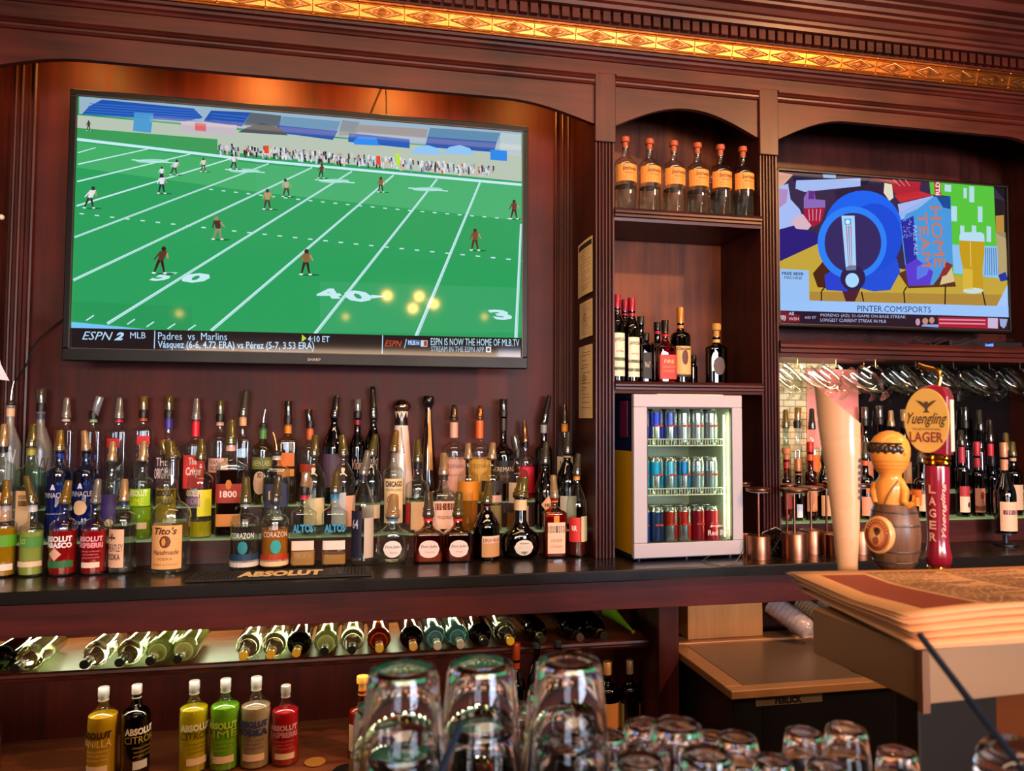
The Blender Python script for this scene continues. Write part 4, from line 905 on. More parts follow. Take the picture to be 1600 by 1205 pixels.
Bk = [
 (19, 38, 596, 634, 700, 'slope', glassmat('a8a4a0', .55, .3), None, 0, 'e8b890', ('spout', 'chrome', 5), dict(texts=(('YY', .5, .98, 30, 25, 'e0d8d0', .0),)), 'frosted grey bottle with etched branches and a long steel spout'),
 (64, 44, 608, 642, 706, 'slope', glassmat('989490', .5, .3), None, 0, '3a3c50', ('cup', 'smoke', 0), dict(texts=(('YY', .4, .9, 26, 35, '4a3c30', .0),)), 'frosted grey bottle with a smoky cup, second from left in the back row'),
 (103, 33, 621, 653, 674, 'square', 'clear', None, 0, 'e8c0b0', ('hood', 'grey', 0), dict(), 'tall clear square bottle with a pale neck band and grey cap'),
 (146, 34, 619, 654, 676, 'square', 'clear', None, 0, '8cc088', ('cup', 'chrome', 14), dict(), 'tall clear square bottle with a green neck band and tilted cap'),
 (186, 34, 621, 654, 676, 'square', 'clear', 'water', .6, 'd81c4c', ('hood', 'grey', 0), dict(labels=((.80, .92, 40, -20, 'b81828'),)), 'clear square bottle with a crimson neck band'),
 (224, 34, 620, 652, 674, 'square', 'clear', 'water', .6, 'd85020', ('cup', 'gold', 0), dict(labels=((.82, .94, 40, 20, 'c81c28'),)), 'clear square bottle with an orange neck band and gold cup'),
 (264, 46, 620, 652, 700, 'square', 'clear', 'water', .5, '3c2c8c', ('cup', 'olive', 0), dict(labels=((.30, .86, 60, -6, '34182c'),), texts=(('THE', .70, .84, 26, -14, 'f0e0dc', .0), ('ORIGINAL', .48, .66, 44, -6, 'f0e0dc', .0))), 'broad bottle with a plum label and a purple neck band'),
 (306, 44, 622, 656, 698, 'square', 'clear', 'water', .5, [('d82030', .05, .98)], ('hood', 'grey', 0), dict(labels=((.30, .86, 60, 6, 'd83028'),), texts=(('The', .70, .82, 20, 0, 'f4e0d8', .02), ('Crisps', .48, .66, 38, 4, 'f4e0d8', .03, .2))), 'broad bottle with a bright red label and tall red neck sleeve'),
 (344, 40, 626, 658, 690, 'round', 'clear', '8a1c18', .62, 'e8b8b0', ('cup', 'olive', 0), dict(labels=((.52, .74, 62, -4, 'e8b8a0'),), texts=(('VAN', .64, .71, 24, -14, '3a2c2c', .02), ('GOGH', .55, .62, 32, -6, '3a2c2c', .02))), 'vodka bottle with a dusty pink label reading VAN GOGH'),
 (379, 34, 609, 650, 690, 'square', 'clear', 'water', .4, 'e0a878', ('hood', 'smoke', 6), dict(), 'clear bottle with a peach neck band and high leaning grey cap in the back row'),
 (411, 38, 640, 668, 704, 'round', 'd8dcc0', 'water', .8, [('4c8a40', .0, .95)], ('spout', 'chrome', 6), dict(labels=((.66, .88, 70, 0, '6a7030'), (.20, .62, 40, -8, 'e8c0a0', 'ell')), texts=(('GREEN LABEL', .72, .82, 56, 0, 'c8c888', .02), ('XO', .5, .6, 12, -8, '3a2c24', .04))), 'bottle with green band, olive label and a pale skull-shaped badge'),
 (450, 36, 627, 662, 692, 'square', 'e8e0c8', 'water', .9, [('d8821c', .05, .95)], ('cup', 'dark', 0), dict(labels=((.62, .84, 50, -6, 'd87020'), (.46, .58, 50, -6, 'e09030'))), 'square bottle with an amber neck band and orange labels'),
 (484, 34, 640, 668, 705, 'round', 'clear', 'water', .7, [('d06830', .0, .95)], ('cup', 'dark', -6), dict(labels=((.60, .76, 50, -12, 'a83820'), (.20, .56, 40, -12, 'd8a890', 'ell'))), 'clear bottle with a rust neck band and dark tilted cup'),
 (522, 36, 618, 651, 700, 'slope', '1c2474', '101850', .5, None, ('hood', 'dark', 6), dict(labels=((.3, .9, 80, 0, '5a4458'),)), 'cobalt blue bottle with a dark pointed cap in the back row'),
 (558, 34, 624, 652, 700, 'slope', '3a0c14', None, 0, '7a1820', ('cup', 'grey', 0), dict(texts=(('Viniq', .55, .80, 40, 4, 'c8a088', .0, .3),)), 'dark maroon bottle with copper script lettering'),
 (583, 34, 604, 652, 692, 'slope', '120c10', None, 0, '181418', ('hood', 'dark', -2), dict(texts=(('Viniq', .55, .80, 40, -4, 'c8a088', .0, .3),)), 'black bottle with script lettering and the tallest dark cap'),
 (708, 38, 633, 656, 706, 'round', 'clear', 'd8a890', .90, [('d8a48c', .0, .85)], ('cone', 'smoke', 0), dict(labels=((.0, .86, 70, 0, 'd8a090'),), texts=(('CREMANS', .68, .76, 50, 0, '8a5848', .01), ('liqueur', .52, .57, 34, 0, 'a06858', 0))), 'bottle with a rose pink label, first of three sharing the same lettering'),
 (748, 38, 634, 654, 706, 'round', 'clear', 'e0a030', .90, [('e06420', .0, .9)], ('cone', 'copper', 2), dict(labels=((.0, .86, 70, 0, 'dca43c'),), texts=(('CREMANS', .68, .76, 50, 0, '9a6420', .01),)), 'bottle with a golden yellow label and orange neck sleeve'),
 (785, 36, 624, 650, 712, 'round', '181010', None, 0, '2c1c14', ('cup', 'dark', 0), dict(labels=((.40, .90, 66, 0, '1a1414'),), texts=(('CREMANS', .66, .76, 56, 0, 'e0c8b0', .03), ('NOIR', .52, .58, 24, 0, '8a7468', 0))), 'black bottle whose black label carries cream capitals'),
 (820, 32, 657, 690, 722, 'round', 'clear', 'c01c30', .92, '141010', ('cone', 'copper', -3), dict(labels=((.20, .88, 62, 4, 'd0182c'),)), 'short bottle with a glowing red label and copper spout'),
 (849, 30, 617, 660, 706, 'round', '8a8078', None, 0, '9a948c', ('hood', 'dark', 12), dict(), 'grey glass bottle with a dark crumpled cap, second from the right in the back row'),
 (880, 28, 632, 661, 702, 'round', 'clear', 'a8a090', .3, 'e08c28', ('cone', 'smoke', 0), dict(labels=((.34, .86, 60, -10, 'e0ccb0'),), texts=(('Nuvo', .66, .78, 34, -10, '2a2420', .02), ('AA', .48, .60, 20, -10, '2a2420', .04))), 'bottle with white and black label and orange neck band, rightmost in the back row'),
]
for (cx, wp, yc, yn, ys, kind, gl, lq, lv, bd_, cp, ex, lb) in capw(Bk):
    px_bottle(cx, wp, yc, yn, ys, YC, Z3, kind=kind, glass=gl, liq=lq, level=lv, band=bd_, cap=cp, label=lb, group=G3, **ex)
# white ceramic decanter with a silver dome, tall dark agave bottle
def special():
    X = onY(627, 700, .27).x; z = lambda py: onY(627, py, .27).z-Z3
    t = empty('ceramic_decanter', (X, .283, Z3+.0006), 'white ceramic decanter with black painted points and a silver dome stopper', 'bottle', G3)
    k = 1/ (1157/2.95)
    MB().lathe([(.030, 0), (.040, .004), (.044, .03), (.043, z(745)), (.038, z(720)), (.032, z(690)), (.026, z(665))], 28).build('body', M('e8d0c4', .25, coat=.6), t)
    MB().lathe([(.0262, z(665)), (.0225, z(652)), (.024, z(643))], 24, cap0=False).build('neck', M('120e0e', .3, coat=.5), t)
    m = MB(); n = 9      # painted points
    for i in range(n):
        a0 = 2*PI*i/n; a1 = a0+2*PI/n; am = (a0+a1)/2
        f = lambda a, r, zz: (r*math.sin(a), -r*math.cos(a), zz)
        m.add([f(a0, .0252, z(643)), f(a1, .0252, z(643)), f(am, .0236, z(654))], [(0, 1, 2)])
    for i in range(16):
        a = -.15+.02*i; zz = z(668)-i*.0062; r = .0275+.0006*i
        m.add([f(a, r, zz), f(a+.18, r, zz), f(a+.18, r, zz-.004), f(a, r, zz-.004)], [(0, 1, 2, 3)], 1)
    m.build('painted_points', [M('f0dccc', .3), M('14100f', .3)], t)
    MB().lathe([(.024, z(643)), (.035, z(638)), (.036, z(635)), (.031, z(630)), (.018, z(625.5)), (.006, z(624))], 24).build('stopper', M('d8b8a8', .15, 1), t)
    X = onY(669, 700, .28).x
    t = empty('liquor_bottle', (X, .285, Z3+.0006), 'tall slim black bottle with a ball stopper and amber shine on its neck', 'bottle', G3)
    MB().lathe([(.034, 0), (.037, .01), (.034, z(752)), (.027, z(715)), (.019, z(680)), (.0135, z(655)), (.0125, z(637))], 24).build('glass', M('1c0c04', .06, coat=.8), t)
    m = MB(); a = .25
    P_ = [(.0138, z(640)), (.0147, z(655)), (.0202, z(680)), (.0282, z(715)), (.0322, z(735))]
    for (r0, z0), (r1, z1) in zip(P_[:-1], P_[1:]):
        q = lambda r, aa, zz: (r*math.sin(aa), -r*math.cos(aa), zz)
        m.add([q(r0, a-.32, z0), q(r0, a+.32, z0), q(r1, a+.32, z1), q(r1, a-.32, z1)], [(0, 1, 2, 3)], 0, True)
    m.build('label', M('b4803c', .3, .6), t)  # amber shine painted as a strip up the neck
    MB().lathe([(.015, z(637)), (.0165, z(633)), (.021, z(631)), (.0215, z(622)), (.017, z(618.5)), (.006, z(618))], 20).build('stopper', M('0c0a0a', .3, coat=.6), t)
special()

# ---------------- middle bay, top shelf: six clear bottles with orange labels
Zs = 2.338
words = ['leftmost', 'second from the left', 'third from the left', 'fourth from the left', 'fifth from the left', 'rightmost']
for i, (cx, yc) in enumerate(((977, 216), (1015, 220), (1053, 223), (1090, 226), (1126, 229), (1161, 232))):
    d = (yc-216)
    a = onY(cx, 300, .052); bz = Zs
    H = .300-.0*i
    bottle(a.x, .053, bz, .0428, .180, .252, .292, 'soft', 'clear', 'water' , .55, None, ('cork', 'a04828', 0),
           ((.62, .98, 78, 8, 'd88a38'),), (('Smithwicks', .84, .93, 40, 8, '5a2c14', .01, .35), ('RESERVE', .77, .81, 26, 8, '7a4420', 0), ('small batch spirit', .71, .735, 36, 8, '9a5c28', 0), ('distilled by hand', .66, .685, 36, 8, '9a5c28', 0)),
           nr=.29, label='clear corked bottle with orange label, %s on the top shelf' % words[i], group='orange-labelled bottles on the top shelf')
bottle(onY(1104, 300, .25).x+.012, .25, Zs, .030, .14, .21, .235, 'soft', 'clear', 'water', .5, None, ('cork', 'a03828', 0), label='small red-corked bottle hidden behind the row of orange-labelled bottles', nr=.36)
# ---------------- middle bay, whisky shelf
Zs = 1.691
def sb(cx, wp, yc, yn, ys, yy, kind, gl, lq, lv, bd_, cp, labs, txs, lb): px_bottle(cx, wp, yc, yn, ys, yy, Zs, kind=kind, glass=gl, liq=lq, level=lv, band=bd_, cap=cp, labels=labs, texts=txs, label=lb, group='whisky bottles on the lower shelf')
JL = ((.10, .84, 52, 8, 'e8dcc0'), (.36, .42, 52, 8, '2a5a34'), (.20, .26, 52, 8, '2a5a34')); JT = (('JAMESON', .68, .76, 42, 8, '2a3020', .04), ('Irish Whiskey', .5, .55, 30, 8, '6a5a3c', 0))
sb(964, 24, 460, 481, 507, .07, 'slope', '1c4c24', '4c5c14', .9, [('9c1830', .3, .98)], ('screw', '9c1830', 0), JL, JT, 'green whisky bottle with cream label half hidden by the left pilaster')
sb(987, 24, 465, 486, 515, .08, 'slope', '1c4c24', '4c5c14', .9, [('9c1830', .0, .98)], ('screw', '9c1830', 0), JL, JT, 'green whisky bottle with a cream label and dark red cap, fully seen beside the pilaster')
sb(976, 24, 468, 487, 515, .20, 'slope', '1c3c20', None, .9, [('9c1830', .2, .98)], ('screw', '8c1830', 0), JL, (), 'green whisky bottle standing behind the front pair')
sb(1001, 18, 494, 506, 530, .16, 'round', '1c2c1c', None, .9, None, ('screw', '1c2c20', 0), (), (), 'narrow dark green bottle behind the whisky bottles')
sb(1009, 18, 520, 530, 540, .07, 'square', '201008', None, .9, None, ('screw', '181010', 0), ((.1, .8, 50, 0, '1a1614'),), (('No7', .4, .55, 26, 0, 'c8b8a0', .02),), 'small dark square whisky bottle with a black label')
sb(1027, 24, 503, 514, 540, .17, 'square', '401c0c', '2a0c04', .8, 'a01c18', ('screw', '181210', 0), ((.1, .8, 50, 0, '8a2018'),), (), 'dark brown square bottle behind the red-labelled one')
sb(1039, 32, 500, 519, 545, .07, 'square', 'c03818', 'a82010', .9, 'b02418', ('screw', '14100c', 0), ((.10, .80, 62, 4, 'b83830'),), (('FIRE', .56, .66, 30, 4, 'f0a058', .03), ('CINNAMON', .42, .48, 40, 4, 'e89058', .01), ('WHISKEY', .30, .36, 36, 4, 'e89058', .01)), 'square bottle with a glowing red label in front of the brown one')
sb(1063, 32, 480, 505, 528, .12, 'round', '1c100c', '140804', .9, [('c07830', .0, 1)], ('screw', 'c07830', 0), ((.18, .80, 62, 0, 'd8a868'), (.14, .20, 62, 0, '2a1c14'), (.40, .72, 20, 4, '5a2c20', 'ell')), (('Captain', .70, .78, 44, 0, '3a2418', .02, .2),), 'dark rum bottle with a tan portrait label and copper neck')
sb(1083, 14, 555, 565, 574, .27, 'round', '1c1410', None, .9, None, ('screw', '14100c', 0), (), (), 'tiny dark bottle at the back of the whisky shelf')
sb(1119, 36, 506, 527, 545, .10, 'oval', '3a2c2c', None, .9, [('c8a050', .0, 1)], ('cork', 'b08038', 0), ((.25, .75, 34, 0, '4a3838', 'ell'),), (), 'dark oval flask bottle with a gilt neck standing alone on the right')

# ================================================================== DRINKS FRIDGE
fx, fy, fz = onZ(990, 873, 1.058).x, -.088, ZC
fr = empty('drinks_fridge', (fx, fy, fz), 'white glass-door mini drinks fridge lit inside, full of slim cans', 'fridge', rz=.045)
FWd, FH = .432, .584; th = .048; yd = .022
WHT = M('b4aab0', .45)
d = MB()
for a in ((0, FWd, 0, .052), (0, FWd, FH-.046, FH), (0, .052, .052, FH-.046), (FWd-.042, FWd, .052, FH-.046)): d.box(a[0], a[1], 0, yd, a[2]+.012, a[3]+.012)
dr = d.build('door', WHT, fr, .003)
MB().box(.05, FWd-.04, .006, .010, .06, FH-.032).build('door_glass', thin_glass('eef6f2'), dr)
g = MB()
for a in ((.05, .054, .064, FH-.034), (FWd-.046, FWd-.042, .064, FH-.034), (.05, FWd-.042, .060, .066), (.05, FWd-.042, FH-.040, FH-.034)): g.box(a[0], a[1], .002, .014, a[2], a[3])
g.build('door_seal', M('2a2620', .5), dr)
lg = MB(); put_text(lg, 'Red Bull', lambda u, v: (.292+.085*u, .0052, .083+.020*v), 0, .03)
lg.add([(.300+.016*i, .0052, .112+.004*(i % 2)) for i in range(5)]+[(.304+.014*i, .0052, .122-.003*(i % 2)) for i in range(5)], [(0, 1, 6, 5), (1, 2, 7, 6), (2, 3, 8, 7), (3, 4, 9, 8)])
lg.build('lettering', M('c8a8a8', .5), dr)
D = .36; bx0, bx1 = .006, FWd-.006
NAVY = M('16204a', .3, coat=.4); YEL = M('d8a010', .35, coat=.3); PUR = M('6a2048', .35); INN = M('c8ccc0', .4)
c = MB()
c.box(bx0, bx0+.004, yd, yd+D, .014, FH).box(bx1-.02, bx1, yd, yd+D, .014, FH, 0).box(bx0, bx1, yd, yd+D, FH-.012, FH+.008, 0).box(bx0, bx1, yd+D-.02, yd+D, .014, FH, 0).box(bx0, bx1, yd, yd+D, .006, .022, 0)
c.build('cabinet', NAVY, fr)
m = MB(); m.box(bx0-.0015, bx0, yd+.002, yd+D-.03, .02, .39).build('yellow_side_panel', YEL, fr)
m = MB(); m.box(bx0-.0018, bx0, yd+.05, yd+.12, .44, FH-.01).build('purple_stripe', PUR, fr)
c = MB(); c.box(bx0+.004, bx0+.018, yd, yd+D-.02, .022, FH-.012).box(bx1-.034, bx1-.02, yd, yd+D-.02, .022, FH-.012).box(bx0+.018, bx1-.034, yd+D-.034, yd+D-.02, .022, FH-.012).box(bx0+.018, bx1-.034, yd, yd+D-.02, FH-.03, FH-.012).box(bx0+.018, bx1-.034, yd, yd+D-.03, .022, .052)
c.build('liner', INN, fr)
MB().box(bx1-.055, bx1-.052, yd+.004, yd+.008, .075, FH-.06).build('led_strip', M('fffbe0', .5, emit='fbffc0', es=20), fr)
MB().box(bx0+.018, bx0+.022, yd+.004, yd+.010, .075, FH-.06).build('led_strip', M('fffbe0', .5, emit='fbffc0', es=12), fr)
for x in (.03, FWd-.04, FWd*.5):
    MB().lathe([(.010, 0), (.010, .012)], 10, (x, .03, .0), cap1=False).build('foot', BLK, fr)
rackz = []
for py in (694, 771):
    z = onY(1070, py, -.05).z-fz; rackz.append(z)
    r = MB()
    r.tube([(.03, .031, z+.018), (FWd-.068, .031, z+.018), (FWd-.060, .031, z+.010), (FWd-.060, .031, z-.008)], .0022, 6); r.tube([(.03, .03, z-.006), (FWd-.054, .03, z-.006)], .0022, 6)
    k = 0
    x = .035
    while x < FWd-.058: r.tube([(x, .031, z+.018), (x, .031, z-.006), (x, .33, z-.006)], .0013, 4); x += .0105
    r.tube([(.03, .33, z-.006), (FWd-.054, .33, z-.006)], .002, 6)
    r.build('wire_rack', M('f0f4e4', .4), fr)
p = onY(1075, 612, -.07)
tag(MB().box(fx+.10, fx+.36, -.06, .02, FH+fz+.0125, FH+fz+.0145).build('paper_sheet', M('ece4d0', .7)), 'white paper lying flat on top of the drinks fridge', 'paper sheet')
RZ = Matrix.Rotation(.045, 4, 'Z')
def can(lx, ly, lz, cols, label, kind):
    P_ = RZ @ Vector((lx, ly, 0)); t = empty('drink_can', (fx+P_.x, fy+P_.y, fz+lz), label, 'can', 'slim energy drink cans in the fridge', rz=.045)
    r = .0262; h = .132
    SIL = M('c4c8cc', .22, .85)
    prof = [(r*.80, 0), (r*.96, .008), (r, .014), (r, h*.5), (r, h*.86), (r*.99, h*.9), (r*.84, h*.965), (r*.88, h*.985), (r*.86, h)]
    MB().lathe(prof, 18).build('can_body', SIL, t)
    m = MB()
    if kind == 'quad':   # blue and silver blocks
        for a0, a1, z0, z1 in ((-80, 10, .5, .88), (10, 95, .12, .5), (-180, -90, .12, .5), (95, 180, .5, .88)):
            k = 6
            for i in range(k):
                b0, b1 = math.radians(a0+(a1-a0)*i/k), math.radians(a0+(a1-a0)*(i+1)/k)
                q = lambda a, zz: (math.sin(a)*(r+.0004), -math.cos(a)*(r+.0004), zz)
                m.add([q(b0, z0*h), q(b1, z0*h), q(b1, z1*h), q(b0, z1*h)], [(0, 1, 2, 3)], 0, True)
    elif kind == 'full': m.lathe([(r+.0004, h*.06), (r+.0004, h*.88)], 18, cap0=False, cap1=False)
    else: m.lathe([(r+.0004, h*.06), (r+.0004, h*.62)], 18, cap0=False, cap1=False)
    if kind != 'full' or True:
        for s_ in (-1, 1): m.sph((s_*.008-.0, -r-.0002, h*.52), .006, 1, 8, 5, (1.5, .15, .7))
    m.build('print', [M(cols, .25, .5), M('d83a28', .4)], t)
ordn = ['leftmost', 'second', 'third', 'fourth', 'fifth', 'sixth']
for ri, (z, cols, kinds, nm) in enumerate(((rackz[0]-.002, ('2838c0', '2c3cc8', '5058a8', 'b8bcc4', 'a8aab0', 'a0a4a8'), ('quad', 'quad', 'quad', 'half', 'half', 'half'), 'top rack'),
                                      (rackz[1]-.002, ('38a8d8', '1c98c8', '60b0d0', '1878b0', '98a4ac', '8c989c'), ('full', 'quad', 'quad', 'quad', 'half', 'half'), 'middle rack'),
                                      (.0526, ('2c6cd8', '2c3c68', 'd0341c', 'd83024', 'a81c2c', 'c82838'), ('full', 'full', 'quad', 'quad', 'full', 'full'), 'fridge floor'))):
    cn = {'2838c0': 'blue and silver', '2c3cc8': 'blue and silver', '5058a8': 'violet-blue and silver', 'b8bcc4': 'silver', 'a8aab0': 'silver', 'a0a4a8': 'grey silver', '38a8d8': 'sky blue', '1c98c8': 'cyan and silver', '60b0d0': 'pale blue and silver', '1878b0': 'deep cyan and silver', '98a4ac': 'silver grey', '8c989c': 'dull silver',
          '2c6cd8': 'bright blue', '2c3c68': 'dark navy', 'd0341c': 'orange red and silver', 'd83024': 'red and silver', 'a81c2c': 'dark red', 'c82838': 'crimson'}
    for row in range(2):
        for i in range(6):
            if row and i == 0 and ri: continue
            lx = .060+i*.0550+(.012 if row else 0)+(i*.0 if ri else 0); ly = .062+row*.06
            if lx > FWd-.068: continue
            can(lx, ly, z, cols[i], '%s slim can, %s from left, %s row of the %s' % (cn[cols[i]], ordn[i] if i else 'first', ('front', 'back')[row], nm), kinds[i])

cable('cable', [pY(1110, 868, -.12), tuple(onZ(1098, 876, ZC+.003)), tuple(onZ(1128, 886, ZC+.003)), tuple(onZ(1150, 878, ZC+.003)), pY(1158, 866, -.13), pY(1160, 858, -.10)], .0016, M('5a524c', .4), 'thin grey cable looping on the worktop in front of the fridge')
cable('cable', [pY(1182, 850, -.02), pY(1192, 832, -.02), pY(1212, 824, -.02), pY(1230, 834, -.02), pY(1236, 846, -.02)], .002, M('8a8490', .3), 'grey cable arching between two copper lamps')
# tangle of black chargers
t = empty('charger_cluster', tuple(onZ(1212, 868, ZC)), 'tangle of small black chargers between the copper lamps', 'charger')
rng = random.Random(5)
m = MB()
for k in range(7):
    a = [(rng.uniform(-.022, .022), rng.uniform(-.02, .03), rng.uniform(.004, .10)) for _ in range(5)]; m.tube(a, .003, 6)
m.build('cord', BLK, t)
for k in range(3): MB().box(-.02+k*.02, .0+k*.02, .0, .03, .0, .035+.01*k).build('plug', BLK, t, .003)

# ================================================================== COPPER TABLE LAMPS
COP = M('9c6850', .34, 1.0); COPD = M('8a5a44', .3, 1.0)
def lamp(cx, ybase, wbase, yhead, yh, label, dark=False):
    P_ = onY(cx, ybase, yh); px = (onY(cx+10, ybase, yh).x-onY(cx-10, ybase, yh).x)/20
    R = wbase/2*px*.93; t = empty('table_lamp', (P_.x, yh, ZC), label, 'lamp', 'cordless copper table lamps on the worktop')
    cm = COPD if dark else COP
    H = onY(cx, yhead, yh).z-ZC
    MB().lathe([(R, 0), (R, R*1.95), (R*.97, R*2.02), (R*.2, R*2.02)], 28).build('base', cm, t)
    MB().tube([(0, 0, R*2.0), (0, 0, H-.01)], .0045, 10).build('stem', cm, t)
    MB().lathe([(R*.3, H-.016), (R*1.06, H-.014), (R*1.10, H-.010), (R*1.10, H-.002), (R*1.0, H)], 28).build('lamp_head', cm, t)
    MB().lathe([(R*.85, H-.0165), (R*.85, H-.0145)], 24).build('diffuser', M('d8ccb8', .5), t)
    return t
lamp(1186, 878, 35, 762, -.095, 'copper table lamp standing apart just right of the fridge')
lamp(1160, 858, 30, 752, .045, 'copper table lamp mostly hidden behind the corner of the fridge', True)
lamp(1242, 878, 38, 763, -.115, 'copper table lamp, foremost of the group right of the second pilaster')
lamp(1268, 876, 34, 760, -.02, 'copper table lamp with bright stem just behind the foremost one')
lamp(1230, 850, 28, 756, .045, 'dark copper lamp half hidden behind the foremost lamp', True)
lamp(1306, 874, 32, 752, -.10, 'dark copper lamp beside the tall pale tap handle', True)
lamp(1292, 850, 26, 757, .04, 'dark copper lamp farthest back in the group by the tap handle', True)
lamp(1343, 872, 34, 756, -.06, 'copper lamp standing behind the tall pale tap handle')

# ================================================================== RIGHT BAY BOTTLES
G4 = 'bottles in the right bay behind the tap handles'
RB = [
 (1228, 26, 640, 668, 705, .270, 1.242, 'slope', 'd8e8d8', 'water', .5, None, ('hood', 'olive', 0), (), 'clear bottle at the far left back of the right bay'),
 (1246, 26, 637, 668, 704, .262, 1.242, 'slope', 'clear', 'water', .6, None, ('cup', 'gold', 3), (), 'clear bottle with an amber cup left of the pale tap handle'),
 (1268, 26, 638, 670, 704, .270, 1.242, 'round', 'clear', 'c8701c', .8, None, ('hood', 'dark', 0), ((.5, .9, 50, 0, 'd86a20'),), 'orange bottle with dark cap left of the pale tap handle'),
 (1352, 26, 636, 664, 700, .270, 1.242, 'slope', '2a1c14', None, .5, None, ('cup', 'smoke', 0), ((.2, .7, 50, 0, 'a86848'),), 'dark bottle directly right of the pale tap handle'),
 (1375, 24, 634, 662, 700, .262, 1.242, 'slope', '203020', None, .5, None, ('cup', 'smoke', 0), (), 'dark green bottle above the bald figure'),
 (1393, 26, 641, 666, 702, .270, 1.242, 'round', 'c8a878', 'a85c20', .6, None, ('hood', 'tan', 0), ((.2, .7, 60, 0, 'd88848'),), 'amber bottle with a tan cap above the bald figure'),
 (1413, 24, 640, 668, 702, .262, 1.242, 'slope', '402c1c', None, .5, None, ('cup', 'tan', 0), ((.2, .7, 50, 0, 'a88060'),), 'brown bottle between the bald figure and the oval badge handle'),
 (1509, 26, 636, 668, 705, .27, 1.242, 'slope', '2c2830', None, .5, None, ('cup', 'dark', 0), (), 'dim dark bottle right of the oval badge handle in the back row'),
 (1532, 26, 640, 672, 708, .262, 1.242, 'slope', '3c3038', None, .5, None, ('hood', 'dark', 0), (), 'dim brown bottle in the back row behind the pink-necked bottle'),
 (1548, 26, 655, 690, 730, .265, 1.242, 'round', '504448', '502820', .5, [('c83048', .0, 1)], ('hood', 'dark', 0), ((.2, .8, 60, 0, '5a3038'),), 'bottle with a long pink-red neck sleeve'),
 (1573, 26, 676, 704, 735, .262, 1.242, 'round', '8a8070', '4a3020', .5, None, ('hood', 'olive', 0), ((.2, .8, 60, 0, 'a89078'),), 'bottle with a smoky cap behind the wine bottle on the right'),
 (1229, 22, 700, 718, 752, .150, 1.144, 'round', 'c86040', '981c14', .8, 'a02820', ('cork', 'copper', 0), ((.3, .8, 50, 0, '8a2c20'),), 'small red bottle beside the second pilaster'),
 (1247, 24, 716, 736, 762, .145, 1.144, 'slope', '101820', None, .8, 'a06038', ('screw', 'copper', 0), ((.1, .5, 50, 0, 'e8e4f0'),), 'black bottle with a copper cap and white label near the lamps'),
 (1266, 30, 690, 706, 742, .150, 1.144, 'round', 'a03c1c', '602010', .8, 'c04820', ('screw', 'b83020', 0), ((.2, .66, 62, 0, 'e0905c'),), 'round brown bottle with an orange label near the lamps'),
 (1288, 24, 700, 720, 748, .155, 1.144, 'slope', '241c18', None, .8, None, ('hood', 'dark', 0), ((.1, .6, 60, 0, 'd8a070'),), 'dark bottle with tan label beside the left edge of the pale tap handle'),
 (1352, 28, 690, 716, 752, .150, 1.144, 'round', '201814', None, .8, 'd85a20', ('hood', 'smoke', 0), ((.1, .6, 60, 0, 'e09070'), (.7, .95, 30, 0, 'e86a20')), 'dark bottle with an orange band right of the pale tap handle'),
 (1440, 26, 700, 722, 756, .150, 1.144, 'round', '201814', None, .8, None, ('hood', 'smoke', 0), ((.2, .7, 60, 0, 'd8b898'),), 'dark bottle with a pale label left of the red tap handle'),
 (1503, 33, 672, 695, 735, .150, 1.144, 'round', '181418', None, .8, [('a82c3c', .0, .9)], ('hood', 'dark', 0), ((.10, .44, 62, 0, 'e0c4a8'), (.44, .66, 62, 0, 'a82830'), (.2, .32, 16, 16, '3a2c28', 'ell')), 'dark bottle with a red and cream label right of the red tap handle'),
 (1527, 33, 690, 712, 742, .150, 1.144, 'round', '1c1414', None, .8, [('a83040', .0, .9)], ('screw', 'b83a48', 0), ((.10, .68, 64, 0, 'd89880'), (.14, .26, 64, 0, 'a84840'), (.42, .6, 20, 0, '8a3830', 'ell')), 'dark bottle with a pink label and red cap, third from the right'),
 (1550, 22, 712, 728, 748, .155, 1.144, 'round', '20242c', None, .8, None, ('screw', '181c24', 0), (), 'narrow slate bottle beside the wine bottle'),
 (1583, 30, 690, 712, 742, .160, 1.144, 'round', '2c2424', None, .8, 'c89878', ('hood', 'olive', 0), ((.14, .76, 62, 0, 'c8a888'),), 'bottle with a beige label behind the wine bottle at the right edge'),
]
for (cx, wp, yc, yn, ys, yy, zz, kind, gl, lq, lv, bd_, cp, labs, lb) in capw(RB[:11])+capw(RB[11:]):
    px_bottle(cx, wp, yc, yn, ys, yy, zz, kind=kind, glass=gl, liq=lq, level=lv, band=bd_, cap=cp, labels=labs, label=lb, group=G4)
z0 = onY(1571, 832, .0).z
px_bottle(1570, 37, 691, 714, 774, .0, z0, kind='slope', glass='1c1810', liq=None, band=[('c88a68', .2, 1.0)], cap=('screw', 'c88a68', 0), labels=((.06, .84, 66, -4, 'e8b898'), (.50, .62, 50, -4, '5a1c34')), texts=(('MERLOT', .53, .60, 34, -4, 'c89098', .02),),
          label='wine bottle with a peach label raised on a small black stand', name='wine_bottle')
P_ = onY(1571, 832, 0)
t = empty('bottle_stand', (P_.x, 0, ZC), 'small dark metal stand holding the wine bottle above the worktop', 'stand')
MB().lathe([(.045, 0), (.045, .006), (.012, .010)], 20).build('base', BLK, t); MB().lathe([(.010, .01), (.010, z0-ZC-.008), (.038, z0-ZC-.006), (.038, z0-ZC)], 18).build('stem', M('3a3c44', .3, .6), t)

